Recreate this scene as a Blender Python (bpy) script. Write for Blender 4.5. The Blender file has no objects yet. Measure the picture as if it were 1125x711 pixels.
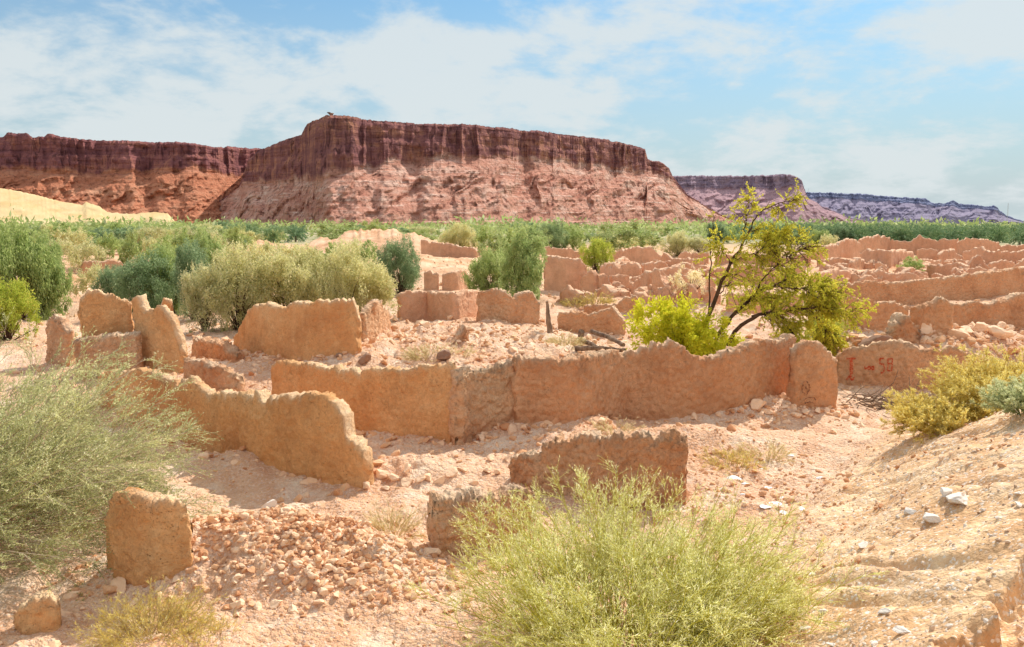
import bpy, math, random
import numpy as np
from mathutils import Vector
R = np.random.default_rng(7)
random.seed(7)
SC = bpy.context.scene
COL = SC.collection
# ------------------------------------------------------------------ camera model
CX, CY, F, PITCH, CAMZ = 562.5, 355.5, 900.0, math.radians(7.0), 5.0
CP, SP = math.cos(PITCH), math.sin(PITCH)
def ray(px, py):
    u = -(py-CY)/F
    v = ((px-CX)/F, CP+SP*u, -SP+CP*u)
    return v[0]/v[1], v[2]/v[1]                 # x and z per metre of y
def at_depth(px, py, Y):
    a, b = ray(px, py)
    return np.array([a*Y, Y, CAMZ+b*Y])
def to_px(x, y, z):
    z = z-CAMZ
    fwd = CP*y-SP*z; up = SP*y+CP*z
    return CX+F*x/fwd, CY-F*up/fwd
# ------------------------------------------------------------------ noise
def _h(ix, iy, iz, s):
    n = (ix.astype(np.int64)*374761393+iy.astype(np.int64)*668265263+iz.astype(np.int64)*2147483647+s*1274126177) & 0xffffffff
    n = ((n ^ (n >> 13))*1274126177) & 0xffffffff
    n = ((n ^ (n >> 16))*2246822519) & 0xffffffff
    return ((n ^ (n >> 15)) & 0xffffff)/float(0xffffff)
def vn(x, y, z=None, s=0):
    x = np.asarray(x, float); y = np.asarray(y, float)
    z = np.zeros_like(x) if z is None else np.asarray(z, float)
    ix, iy, iz = np.floor(x), np.floor(y), np.floor(z)
    fx, fy, fz = x-ix, y-iy, z-iz
    fx = fx*fx*(3-2*fx); fy = fy*fy*(3-2*fy); fz = fz*fz*(3-2*fz)
    r = 0
    for dx in (0, 1):
        wx = fx if dx else 1-fx
        for dy in (0, 1):
            wy = fy if dy else 1-fy
            for dz in (0, 1):
                wz = fz if dz else 1-fz
                r = r+wx*wy*wz*_h(ix+dx, iy+dy, iz+dz, s)
    return r*2-1
def vn2(x, y, s=0):
    ix, iy = np.floor(x), np.floor(y)
    fx, fy = x-ix, y-iy
    fx = fx*fx*(3-2*fx); fy = fy*fy*(3-2*fy)
    z = np.zeros_like(ix)
    return ((_h(ix, iy, z, s)*(1-fx)+_h(ix+1, iy, z, s)*fx)*(1-fy)+(_h(ix, iy+1, z, s)*(1-fx)+_h(ix+1, iy+1, z, s)*fx)*fy)*2-1
def fbm2(x, y, o=4, s=0):
    r = 0; a = 1; t = 0
    for i in range(o):
        r = r+a*vn2(x, y, s+i); t += a; a *= .5; x = x*2.03+11.3; y = y*2.03+7.1
    return r/t
def fbm3(x, y, z, o=3, s=0):
    r = 0; a = 1; t = 0
    for i in range(o):
        r = r+a*vn(x, y, z, s+i); t += a; a *= .5; x = x*2.03+11.3; y = y*2.03+7.1; z = z*2.03+3.7
    return r/t
def cell2(x, y, s=0):
    ix, iy = np.floor(x), np.floor(y); best = np.full(x.shape, 9.); z = np.zeros_like(ix); hid = np.zeros_like(x)
    for dx in (-1, 0, 1):
        for dy in (-1, 0, 1):
            cx, cy = ix+dx, iy+dy
            px = cx+.15+.7*_h(cx, cy, z, s); py = cy+.15+.7*_h(cx, cy, z, s+5)
            d = (px-x)**2+(py-y)**2
            m = d < best; best = np.where(m, d, best); hid = np.where(m, _h(cx, cy, z, s+9), hid)
    return np.sqrt(best), hid
def cell3(x, y, z, s=0):
    ix, iy, iz = np.floor(x), np.floor(y), np.floor(z); best = np.full(x.shape, 9.)
    for dx in (-1, 0, 1):
        for dy in (-1, 0, 1):
            for dz in (-1, 0, 1):
                cx, cy, cz = ix+dx, iy+dy, iz+dz
                d = (cx+_h(cx, cy, cz, s)-x)**2+(cy+_h(cx, cy, cz, s+5)-y)**2+(cz+_h(cx, cy, cz, s+8)-z)**2
                best = np.minimum(best, d)
    return np.sqrt(best)
def ss(a, b, x):
    t = np.clip((x-a)/(b-a), 0, 1); return t*t*(3-2*t)
# ------------------------------------------------------------------ terrain
TOE = np.array([(-9, -9), (-1.5, 3), (2.6, 9.7), (5.5, 14.4), (8.4, 18.6), (12.5, 21.2), (22, 23.5), (70, 30)], float)
def toe_dist(x, y):
    best = np.full(np.shape(x), 1e9); sgn = np.ones(np.shape(x))
    for a, b in zip(TOE[:-1], TOE[1:]):
        d = b-a; L = np.hypot(*d); d = d/L
        t = np.clip((x-a[0])*d[0]+(y-a[1])*d[1], 0, L)
        qx, qy = a[0]+d[0]*t, a[1]+d[1]*t
        q = np.hypot(x-qx, y-qy)
        s = np.sign((x-a[0])*d[1]-(y-a[1])*d[0])
        m = q < best; best = np.where(m, q, best); sgn = np.where(m, s, sgn)
    return best*sgn
BUMPS = [(-2.0, 27.5, 4.6, 5.5, .95), (-3.4, 11.35, 1.5, .8, .55), (-2.2, 15.9, 1.0, .5, .25), (.4, 19.0, 1.5, .6, .28), (4.8, 20.8, 1.8, .7, .32), (6.9, 23, 1, .7, .35), (-7.0, 14.0, 1, .8, .25), (-1.6, 13.3, .9, .6, .18), (-5.6, 16.6, 1.2, .8, .2), (3.2, 18.3, 2.2, 1.2, .22), (-3.0, 11.4, 2.2, 1.0, .12), (-11, 27, 4, 4, .35), (13.5, 27.5, 3.6, 1.4, 1.0),
         (19, 30, 5, 2, .8), (-22, 122, 7, 7, 3.0), (-10, 116, 8, 6, 2.3), (-36, 112, 7, 6, 2.2), (-10, 90, 6, 10, 1.1), (-5, 74, 5, 7, .5),
         (1.2, 17.6, 1.7, .9, .22), (7.4, 22.0, 1.5, 1.2, .3), (-33, 70, 8, 9, 1.0), (9, 60, 12, 10, .5)]
def height(x, y, detail=True):
    x = np.asarray(x, float); y = np.asarray(y, float)
    r = np.hypot(x, y)
    h = .16*fbm2(x*.16, y*.16, 3, 3)*ss(3, 8, r)
    h = h+.5*fbm2(x*.03, y*.03, 2, 4)*ss(45, 90, y)
    h = h+ss(30, 42, y)*ss(150, 110, y)*1.0*np.clip(fbm2(x*.2+3, y*.13, 4, 6)+.05, 0, 1)
    for i, (bx, by, rx, ry, hh) in enumerate(BUMPS):
        d = ((x-bx)/rx)**2+((y-by)/ry)**2
        m = d < 4
        h = h+np.where(m, hh*np.clip(1-d/4, 0, 1)**2*1.15*(1+.22*vn2(x*4/rx, y*4/ry, 60+i)+.12*fbm2(x*16/rx, y*16/ry, 3, 90+i)), 0)
    d = toe_dist(x, y)
    e = .66*np.clip(d, 0, 99)+.12*ss(-1, .6, d)
    top = 3.45
    e = np.where(e > top-.5, top-.5+.5*(1-np.exp(-(e-top+.5)/.5)), e)
    e = e*(1-.17*ss(9.5, 16, y))*ss(90, 45, y)
    slope = ss(0, 1, d)
    e = e+slope*(.20*fbm2(x*.8, y*.8, 5, 21)+.05*np.abs(fbm2(x*3, y*3, 3, 22)))
    sc = (x-3.35)*.70-(y-5.8)*.71+.26*vn2(x*1.5, y*1.5, 31)+.12*vn2(x*5, y*5, 33)+.07*vn2(x*14, y*14, 34)
    e = e-(.30+.1*vn2(x*3, y*3, 35))*ss(-.06, .14, sc)*ss(9.3, 8.2, y)
    h = h+e
    if detail:
        rub = ss(-.15, .35, fbm2(x*.35+9, y*.35, 3, 40))
        near = ss(90, 40, r)
        mound = np.clip(1-(((x+3.4)/2.2)**2+((y-11.4)/1.5)**2), 0, 1)+np.clip(1-(((x+1.5)/6)**2+((y-28)/8)**2), 0, 1)
        rub = np.clip(rub*.55+mound*1.1, 0, 1.1)*(1-.7*slope)
        c, hid = cell2(x*5.2, y*5.2, 50)
        c2, hid2 = cell2(x*11, y*11, 51)
        h = h+near*(rub*(.085*hid*np.clip(1-c*1.5, 0, 1)**.6+.022*hid2*np.clip(1-c2*1.5, 0, 1)**.6)
                    +.095*fbm2(x*1.7, y*1.7, 4, 42)*(1+rub)*(1-.6*slope)+.16*(1-slope)*np.abs(fbm2(x*.9+4, y*.9, 3, 46))+.012*fbm2(x*7, y*7, 2, 43))
        rill = np.abs(vn2(x*2.1+y*.9, (y*.53-x*.2)*.5, 45))
        h = h-slope*near*(.09*(1-ss(0, .3, rill)))
    return h
def H1(x, y): return float(height(np.array([x]), np.array([y]))[0])
def hit(px, py):
    a, b = ray(px, py)
    t = np.exp(np.linspace(math.log(2.5), math.log(2500), 900))
    z = CAMZ+b*t; g = height(a*t, t, False)
    k = np.argmax(z <= g)
    if z[k] > g[k]: k = len(t)-1
    k = max(k, 1)
    d0 = z[k-1]-g[k-1]; d1 = z[k]-g[k]
    T = t[k-1]+(t[k]-t[k-1])*d0/max(d0-d1, 1e-9)
    return np.array([a*T, T, CAMZ+b*T])
def on_ground(px, Y):
    a, b = ray(px, 400); x = a*Y
    for _ in range(3):
        z = H1(x, Y); fwd = CP*Y-SP*(z-CAMZ); x = (px-CX)/F*fwd
    return np.array([x, Y, H1(x, Y)])
def place(p): return hit(p[0], p[1]) if len(p) == 2 else on_ground(p[0], p[2])
# ------------------------------------------------------------------ mesh helpers
def mesh(name, V, Fc, mat=None, smooth=True, tint=None, parent=None):
    """V (n,3); Fc int array (m,k) or list of such arrays."""
    me = bpy.data.meshes.new(name)
    V = np.asarray(V, np.float32); fs = Fc if isinstance(Fc, list) else [Fc]
    fs = [f for f in fs if len(f)]
    me.vertices.add(len(V)); me.vertices.foreach_set('co', V.ravel())
    loops = np.concatenate([f.ravel() for f in fs]).astype(np.int32)
    tot = np.concatenate([np.full(len(f), f.shape[1], np.int32) for f in fs])
    st = np.concatenate([[0], np.cumsum(tot)[:-1]]).astype(np.int32)
    me.loops.add(len(loops)); me.loops.foreach_set('vertex_index', loops)
    me.polygons.add(len(tot)); me.polygons.foreach_set('loop_start', st)
    try: me.polygons.foreach_set('loop_total', tot)
    except Exception: pass
    me.update(calc_edges=True)
    me.polygons.foreach_set('use_smooth', np.full(len(tot), smooth, bool))
    if tint is not None:
        c = np.ones((len(V), 4), np.float32); t = np.asarray(tint, np.float32)
        c[:, :t.shape[1]] = t
        a = me.color_attributes.new('tint', 'FLOAT_COLOR', 'POINT'); a.data.foreach_set('color', c.ravel())
    if mat: me.materials.append(mat)
    o = bpy.data.objects.new(name, me); COL.objects.link(o)
    if parent: o.parent = parent
    return o
def grid_faces(nr, nc, wrap=False):
    i = np.arange(nr-1)[:, None]; j = np.arange(nc if wrap else nc-1)[None]
    j2 = (j+1) % nc
    return np.stack([i*nc+j, i*nc+j2, (i+1)*nc+j2, (i+1)*nc+j], -1).reshape(-1, 4)
def empty(name, loc, rz=0, sc=1):
    o = bpy.data.objects.new(name, None); COL.objects.link(o); o.location = tuple(float(v) for v in loc); o.rotation_euler.z = rz
    o.scale = (sc,)*3 if np.isscalar(sc) else sc; o.empty_display_size = .2
    return o
def tag(o, label, cat, group=None):
    o['label'] = label; o['category'] = cat
    if group: o['group'] = group
    return o
def kind(o, k, label=None):
    o['kind'] = k
    if label: o['label'] = label
    return o
def copy_tree(o, parent=None):
    c = o.copy(); COL.objects.link(c); c.parent = parent
    for ch in list(o.children): copy_tree(ch, c)
    return c
# ------------------------------------------------------------------ materials
class NT:
    def __init__(s, name, rough=1.0):
        s.m = bpy.data.materials.new(name); s.m.use_nodes = True; s.t = s.m.node_tree; s.t.nodes.clear()
        s.out = s.n('ShaderNodeOutputMaterial'); s.b = s.n('ShaderNodeBsdfPrincipled')
        s.b.inputs['Roughness'].default_value = rough; s.b.inputs['Specular IOR Level'].default_value = .15
        s.l(s.b.outputs[0], s.out.inputs[0])
    def n(s, t, **k):
        n = s.t.nodes.new(t)
        for a, b in k.items(): setattr(n, a, b)
        return n
    def l(s, a, b): s.t.links.new(a, b)
    def pos(s, scale=(1, 1, 1)):
        g = s.n('ShaderNodeNewGeometry'); m = s.n('ShaderNodeVectorMath', operation='MULTIPLY'); s.l(g.outputs['Position'], m.inputs[0])
        m.inputs[1].default_value = scale; return m.outputs[0]
    def noise(s, scale, det=4, rough=.6, vec=None, dist=0):
        n = s.n('ShaderNodeTexNoise'); n.inputs['Scale'].default_value = scale; n.inputs['Detail'].default_value = det
        n.inputs['Roughness'].default_value = rough; n.inputs['Distortion'].default_value = dist
        s.l(vec if vec is not None else s.pos(), n.inputs['Vector']); return n.outputs[0]
    def vor(s, scale, vec=None, feature='F1'):
        n = s.n('ShaderNodeTexVoronoi', feature=feature); n.inputs['Scale'].default_value = scale
        s.l(vec if vec is not None else s.pos(), n.inputs['Vector']); return n.outputs['Distance'], (n.outputs['Color'] if feature == 'F1' else None)
    def ramp(s, fac, stops):
        r = s.n('ShaderNodeValToRGB'); e = r.color_ramp.elements
        while len(e) < len(stops): e.new(.5)
        for x, (p, c) in zip(e, stops):
            x.position = p; x.color = (*c, 1) if len(c) == 3 else c
        s.l(fac, r.inputs[0]); return r.outputs[0]
    def val(s, fac, a, b, c=0, d=1):
        m = s.n('ShaderNodeMapRange'); s.l(fac, m.inputs[0])
        for i, v in enumerate((a, b, c, d)): m.inputs[i+1].default_value = v
        return m.outputs[0]
    def mix(s, f, a, b, mode='MIX'):
        m = s.n('ShaderNodeMix', data_type='RGBA', blend_type=mode)
        for i, v in ((0, f), (6, a), (7, b)):
            if hasattr(v, 'node'): s.l(v, m.inputs[i])
            elif i == 0: m.inputs[0].default_value = v
            else: m.inputs[i].default_value = (*v, 1)
        return m.outputs[2]
    def math(s, op, a, b=None):
        m = s.n('ShaderNodeMath', operation=op)
        for i, v in enumerate((a, b)):
            if v is None: continue
            if hasattr(v, 'node'): s.l(v, m.inputs[i])
            else: m.inputs[i].default_value = v
        return m.outputs[0]
    def attr(s):
        a = s.n('ShaderNodeVertexColor'); a.layer_name = 'tint'
        x = s.n('ShaderNodeSeparateColor'); s.l(a.outputs[0], x.inputs[0]); return a.outputs[0], x.outputs
    def bump(s, h, dist, strength=1.0):
        b = s.n('ShaderNodeBump'); b.inputs['Distance'].default_value = dist; b.inputs['Strength'].default_value = strength
        s.l(h, b.inputs['Height']); s.l(b.outputs[0], s.b.inputs['Normal'])
    def col(s, c): s.l(c, s.b.inputs['Base Color']); return s.m

def mud_material(name, dark, mid, light, pale, rough=False, far=False):
    n = NT(name)
    _, a = n.attr()
    big = n.noise(.55 if not far else .12, 5, .6); fine = n.noise(11 if not far else 1.5, 5, .7)
    c = n.ramp(big, [(.30, dark), (.48, mid), (.68, light)])
    c = n.mix(n.val(fine, .3, .75, 0, .55), c, tuple(v*.62 for v in mid), 'MIX')
    streak = n.noise(2.6, 3, .6, n.pos((1, 1, .22) if not rough else (1, 1, .4)))
    c = n.mix(n.val(streak, .52, .72, 0, .35), c, light)
    c = n.mix(n.math('MULTIPLY', n.val(n.noise(1.3, 4, .7), .5, .68, 0, 1), .35), c, tuple(v*.55 for v in dark))
    # pale dust on the crest, redder, darker foot
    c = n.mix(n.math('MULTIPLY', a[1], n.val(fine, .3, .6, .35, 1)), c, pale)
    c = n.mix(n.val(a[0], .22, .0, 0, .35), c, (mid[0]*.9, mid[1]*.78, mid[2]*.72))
    pits, _ = n.vor(16)
    pitm = n.math('MULTIPLY', n.val(pits, .0, .22, 1, 0), n.val(n.noise(2.2, 2), .5, .66, 0, 1))
    p2, _ = n.vor(31); hi_ = n.val(a[0], .35, .95, .25, 1)
    pm2 = n.math('MULTIPLY', n.math('MULTIPLY', n.val(p2, .05, .24, 1, 0), n.val(n.noise(3.3, 3), .42, .58, 0, 1)), hi_)
    c = n.mix(n.math('MULTIPLY', pitm, .75), c, (.14, .06, .028))  # shade inside the pits painted in as dark brown, both pit sizes
    c = n.mix(n.math('MULTIPLY', pm2, .65), c, (.22, .09, .04))
    v, vc = n.vor(9 if not rough else 6)
    warp = n.n('ShaderNodeVectorMath', operation='ADD'); n.l(n.pos((1, 1, .75)), warp.inputs[0]); wn = n.n('ShaderNodeTexNoise'); wn.inputs['Scale'].default_value = 3; wn.inputs['Detail'].default_value = 4; n.l(n.pos(), wn.inputs['Vector']); wsc = n.n('ShaderNodeVectorMath', operation='SCALE'); wsc.inputs[3].default_value = .5; n.l(wn.outputs['Color'], wsc.inputs[0]); n.l(wsc.outputs[0], warp.inputs[1])
    ce, _ = n.vor(2.6, warp.outputs[0], 'DISTANCE_TO_EDGE')
    crk = n.math('MULTIPLY', n.val(ce, .0, .03, 1, 0), n.val(n.noise(.8, 3, .6), .54, .66, 0, 1))
    c = n.mix(n.math('MULTIPLY', crk, .22 if not far else .25), c, (.16, .07, .035))
    hgt = n.math('ADD', n.math('MULTIPLY', fine, 1.0), n.math('MULTIPLY', v, -.5 if not rough else -1.6))
    hgt = n.math('SUBTRACT', hgt, n.math('ADD', n.math('ADD', n.math('MULTIPLY', pitm, 1.2), pm2), n.math('MULTIPLY', crk, .3)))
    hgt = n.math('ADD', hgt, n.math('MULTIPLY', n.noise(34, 3, .7), .5))
    c = n.mix(n.val(n.noise(27, 3, .8), .36, .52, .38, 0), c, (.50, .23, .11))
    if not far: n.bump(hgt, .07 if rough else .05, 1.0)
    else: n.bump(hgt, .1, .6)
    return n.col(c)
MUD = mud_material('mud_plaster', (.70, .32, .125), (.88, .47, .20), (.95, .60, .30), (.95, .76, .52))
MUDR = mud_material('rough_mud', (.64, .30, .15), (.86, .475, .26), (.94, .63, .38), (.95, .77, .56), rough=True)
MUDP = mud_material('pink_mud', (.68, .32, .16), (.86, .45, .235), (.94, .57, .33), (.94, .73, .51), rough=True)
MUDF = mud_material('far_mud', (.64, .33, .20), (.80, .45, .275), (.89, .56, .36), (.93, .70, .50), far=True)

def ground_material():
    n = NT('desert_ground'); _, a = n.attr()
    big = n.noise(.22, 6, .62); md = n.noise(1.7, 6, .68); fine = n.noise(16, 4, .75)
    c = n.ramp(big, [(.33, (.72, .41, .235)), (.5, (.84, .54, .345)), (.66, (.92, .68, .48))])
    c = n.mix(n.val(md, .35, .58, .6, 0), c, (.62, .31, .17))
    c = n.mix(n.val(n.noise(.9, 5, .7), .52, .66, 0, .8), c, (.95, .78, .60))
    v, vc = n.vor(13); v2, vc2 = n.vor(34)
    sep = n.n('ShaderNodeSeparateColor'); n.l(vc, sep.inputs[0])
    c = n.mix(n.math('MULTIPLY', n.val(sep.outputs[0], .55, .95, 0, .7), n.val(v, .30, .42, 1, 0)), c, (.66, .36, .22))
    sep2 = n.n('ShaderNodeSeparateColor'); n.l(vc2, sep2.inputs[0])
    c = n.mix(n.val(sep2.outputs[1], .7, .95, 0, .5), c, (.90, .78, .68))
    c = n.mix(n.val(fine, .35, .55, .35, 0), c, (.58, .34, .22))
    # embankment: ochre gravelly soil (tint R), far plain: paler (tint G)
    emb = n.ramp(n.noise(1.1, 6, .7), [(.34, (.58, .33, .16)), (.5, (.76, .49, .27)), (.66, (.90, .67, .43))])
    emb = n.mix(n.val(n.noise(1.0, 6, .75, n.pos((1.1, .45, 1))), .50, .62, .0, .6), emb, (.60, .37, .21))
    emb = n.mix(n.val(n.noise(5, 5, .75), .5, .66, .0, .45), emb, (.55, .34, .20))
    emb = n.mix(n.val(sep2.outputs[0], .8, .96, 0, .75), emb, (.86, .80, .72))
    c = n.mix(a[0], c, emb)
    c = n.mix(a[2], c, n.ramp(n.noise(.35, 6, .72), [(.35, (.58, .30, .16)), (.5, (.80, .49, .30)), (.64, (.92, .66, .45))]))
    c = n.mix(a[1], c, n.ramp(n.noise(.05, 5, .7), [(.4, (.26, .28, .14)), (.6, (.55, .46, .29))]))
    hgt = n.math('ADD', n.math('MULTIPLY', v, -1.0), n.math('ADD', n.math('MULTIPLY', v2, -.45), fine))
    n.bump(n.math('MULTIPLY', hgt, n.val(a[0], 0, 1, 1, .45)), .05, .9)
    return n.col(c)
GROUND = ground_material()

def clod_material(name, stops, sc=7):
    n = NT(name); oi = n.n('ShaderNodeObjectInfo'); g = n.n('ShaderNodeNewGeometry')
    f = n.math('ADD', n.math('MULTIPLY', g.outputs['Random Per Island'], .6), n.math('MULTIPLY', n.noise(sc, 5, .7), .5))
    f = n.math('ADD', f, n.math('MULTIPLY', oi.outputs['Random'], .12))
    n.bump(n.noise(22, 4, .75), .02, .8)
    return n.col(n.ramp(f, stops))
CLOD = clod_material('mud_clods', [(.2, (.56, .25, .12)), (.5, (.75, .45, .25)), (.85, (.92, .66, .45))])
STONE = clod_material('pale_stone', [(.2, (.50, .38, .29)), (.5, (.66, .56, .47)), (.85, (.82, .75, .67))])
GRAVEL = clod_material('slope_gravel', [(.2, (.34, .22, .15)), (.5, (.62, .44, .30)), (.85, (.84, .76, .66))])
DARKROCK = clod_material('dark_rock', [(.2, (.09, .05, .035)), (.6, (.20, .12, .09)), (.9, (.36, .22, .15))])
LITTER = clod_material('white_litter', [(.2, (.62, .60, .56)), (.5, (.82, .82, .80)), (.9, (.86, .88, .90))])

def bark_material(name, a, b):
    n = NT(name); n.bump(n.noise(30, 4, .7, n.pos((1, 1, .2))), .01)
    return n.col(n.ramp(n.noise(9, 4, .7, n.pos((1, 1, .25))), [(.35, a), (.65, b)]))
BARK = bark_material('dark_bark', (.055, .03, .02), (.16, .09, .055))
DEADWOOD = bark_material('dead_wood', (.13, .075, .05), (.36, .25, .17))
PALMBARK = bark_material('palm_bark', (.12, .08, .05), (.25, .18, .12))

def leaf_material(name, lo, hi, dry=None, trans=.5, var=.35, scale=1.0):
    n = NT(name, .75); ca, a = n.attr()
    oi = n.n('ShaderNodeObjectInfo')
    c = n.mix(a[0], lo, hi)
    if dry: c = n.mix(n.val(a[1], .72, .95, 0, 1), c, dry)
    c = n.mix(n.math('MULTIPLY', oi.outputs['Random'], var), c, (hi[0]*1.1, hi[1]*1.0, hi[2]*.65))
    tr = n.n('ShaderNodeBsdfTranslucent'); n.l(c, tr.inputs[0]); n.l(c, n.b.inputs['Base Color'])
    ms = n.n('ShaderNodeMixShader'); ms.inputs[0].default_value = trans
    n.l(n.b.outputs[0], ms.inputs[1]); n.l(tr.outputs[0], ms.inputs[2]); n.l(ms.outputs[0], n.out.inputs[0])
    return n.m
L_GREY = leaf_material('grey_green_leaves', (.22, .24, .09), (.84, .82, .46), (0.754, 0.681, 0.464))
L_WILLOW = leaf_material('willow_leaves', (.12, .21, .06), (.54, .64, .25), (0.588, 0.644, 0.308))
L_TEAL = leaf_material('blue_green_leaves', (.08, .14, .06), (.34, .46, .24), (0.495, 0.600, 0.360))
L_YG = leaf_material('yellow_green_leaves', (0.200, 0.288, 0.037), (0.625, 0.700, 0.125), (0.688, 0.600, 0.150))
L_BRIGHT = leaf_material('bright_leaves', (.30, .36, .02), (.82, .82, .06), (.66, .56, .05))
L_TREE = leaf_material('tree_leaves', (.34, .37, .04), (.80, .80, .12), (0.840, 0.644, 0.140), trans=.6)
L_SHRUB = leaf_material('feathery_leaves', (.16, .21, .06), (.90, .88, .46), (0.930, 0.883, 0.589), var=0, trans=.6)
L_BROOM = leaf_material('broom_stems', (.70, .66, .20), (.96, .96, .50), (0.96, 0.92, 0.72), var=0, trans=.72)
L_OCHRE = leaf_material('ochre_twigs', (.66, .50, .10), (.95, .82, .26), (0.930, 0.910, 0.520), var=.0, trans=.6)
L_AQUA = leaf_material('pale_blue_green_twigs', (.42, .46, .22), (.82, .84, .50), (0.825, 0.825, 0.500), var=.0, trans=.6)
L_DRY = leaf_material('dry_straw', (.72, .60, .34), (.93, .86, .58), (.90, .82, .64), var=.15, trans=.65)
L_PALM = leaf_material('palm_fronds', (.09, .19, .09), (.34, .48, .26), (0.504, 0.532, 0.308), trans=.2)
L_FAR = leaf_material('far_foliage', (.09, .15, .05), (.46, .55, .22), (0.580, 0.609, 0.377), var=.5)
L_TWIG = bark_material('pale_twigs', (.34, .25, .16), (.68, .56, .40))

def rock_material(name, cliffA, cliffB, cliffC, talA, talB, talC, band=1.0, bd=9, sp=1.0):
    n = NT(name); _, a = n.attr()           # R cliff share, G height 0..1, B patch
    zb = n.noise(1.0, 6, .62, n.pos((.004, .004, .075)))
    zb2 = n.noise(1.0, 5, .7, n.pos((.012, .012, .3)))
    vert = n.noise(1.0, 5, .7, n.pos((.06, .06, .008)))
    f = n.math('ADD', n.math('MULTIPLY', zb, .35), n.math('MULTIPLY', vert, .65))
    cl = n.ramp(f, [(.36, cliffA), (.5, cliffB), (.64, cliffC)])
    cl = n.mix(n.math('MULTIPLY', n.val(zb2, .40, .50, .6, 0), n.val(a[1], .9, 1.15, .25, 1)), cl, tuple(v*.6 for v in cliffA))
    vert2 = n.noise(1.0, 3, .6, n.pos((.16, .16, .012))); cl = n.mix(n.val(vert2, .36, .46, .7, 0), cl, tuple(v*.45 for v in cliffA))
    tb = n.math('ADD', n.math('ADD', n.math('MULTIPLY', zb, .30), n.math('MULTIPLY', n.noise(1.0, 5, .7, n.pos((.045, .010, .018))), .30)), n.math('MULTIPLY', n.noise(.05, 6, .75), .4))
    ta = n.ramp(tb, [(.38, talA), (.5, talB), (.62, talC)])
    ta = n.mix(n.math('MULTIPLY', n.val(zb2, .53, .60, 0, 1), n.val(n.noise(.02, 4, .7), .42, .56, .1, .95*band)), ta, (talC[0]*1.12, talC[1]*1.2, talC[2]*1.22))
    ta = n.mix(n.math('MULTIPLY', n.val(n.noise(.11, 5, .75), .52, .62, 0, 1), .8*sp), ta, tuple(v*.5 for v in talA))
    c = n.mix(a[0], ta, cl)
    hh = n.math('ADD', n.noise(.09, 7, .75), n.math('MULTIPLY', zb2, .8))
    n.bump(hh, bd, 1.0)
    return n.col(c)
ROCK_NEAR = rock_material('mesa_rock', (.24, .095, .105), (.40, .165, .15), (.72, .33, .20), (.50, .195, .14), (.78, .39, .28), (.92, .63, .51), .85)
ROCK_LEFT = rock_material('escarpment_rock', (.24, .09, .10), (.38, .145, .14), (.60, .25, .18), (.54, .19, .10), (.70, .28, .16), (.80, .42, .26), .3)
ROCK_MID = rock_material('hazed_mid_rock', (.26, .19, .27), (.34, .24, .30), (.44, .30, .34), (.42, .255, .29), (.48, .30, .33), (.53, .36, .39), .1, 4, .3)  # purplish cast is distance haze painted into the rock colour
ROCK_FAR = rock_material('hazed_far_rock', (.20, .23, .38), (.23, .25, .40), (.26, .27, .41), (.27, .24, .36), (.30, .265, .37), (.33, .28, .38), .0, 2, .15)  # blue of aerial haze put into the base colours, stronger with distance
def dune_material():
    n = NT('pale_dune_sand'); n.bump(n.noise(.3, 5, .6), 1.2, .5)
    return n.col(n.ramp(n.noise(.03, 5, .6, n.pos((1, 1, 2.2))), [(.35, (.80, .56, .27)), (.65, (.90, .70, .40))]))
DUNE = dune_material()
def flat_mat(name, c):
    n = NT(name); return n.col(n.ramp(n.noise(12, 3), [(.3, c), (.7, tuple(min(1, v*1.35) for v in c))]))
def paint_mat(name, c):
    n = NT(name); return n.col(n.mix(n.val(n.noise(24, 4, .8), .46, .60, 0, .85), c, (.72, .38, .2)))
RED = paint_mat('red_paint', (.50, .06, .02)); BROWN = paint_mat('brown_paint', (.17, .065, .035)); METAL = flat_mat('grey_metal', (.45, .46, .48))
# ------------------------------------------------------------------ ground sheet
def build_ground():
    ang = np.radians(np.concatenate([np.linspace(-88, -36, 70)[:-1], np.linspace(-36, 36, 1000), np.linspace(36, 88, 70)[1:]]))
    rr = np.concatenate([np.exp(np.linspace(math.log(1.2), math.log(5), 50))[:-1], np.exp(np.linspace(math.log(5), math.log(60), 560))[:-1],
                         np.exp(np.linspace(math.log(60), math.log(14000), 150))])
    A, Q = np.meshgrid(ang, rr)
    x, y = Q*np.sin(A), Q*np.cos(A)-1.0
    z = height(x.ravel(), y.ravel()).reshape(x.shape)
    z = z*ss(900, 300, Q)
    d = toe_dist(x, y)+.5*vn2(x*.8, y*.8, 71)
    emb = ss(-.2, .9, d)*ss(120, 60, y)
    far = ss(150, 230, Q)
    V = np.stack([x, y, z], -1).reshape(-1, 3)
    o = mesh('ground', V, grid_faces(len(rr), len(ang))[:, ::-1], GROUND, True, np.stack([emb, far, ss(42, 75, Q)], -1).reshape(-1, 3))
    # a plain rear sheet, so that the ground closes behind the viewpoint too
    kind(o, 'structure')
build_ground()
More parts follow.
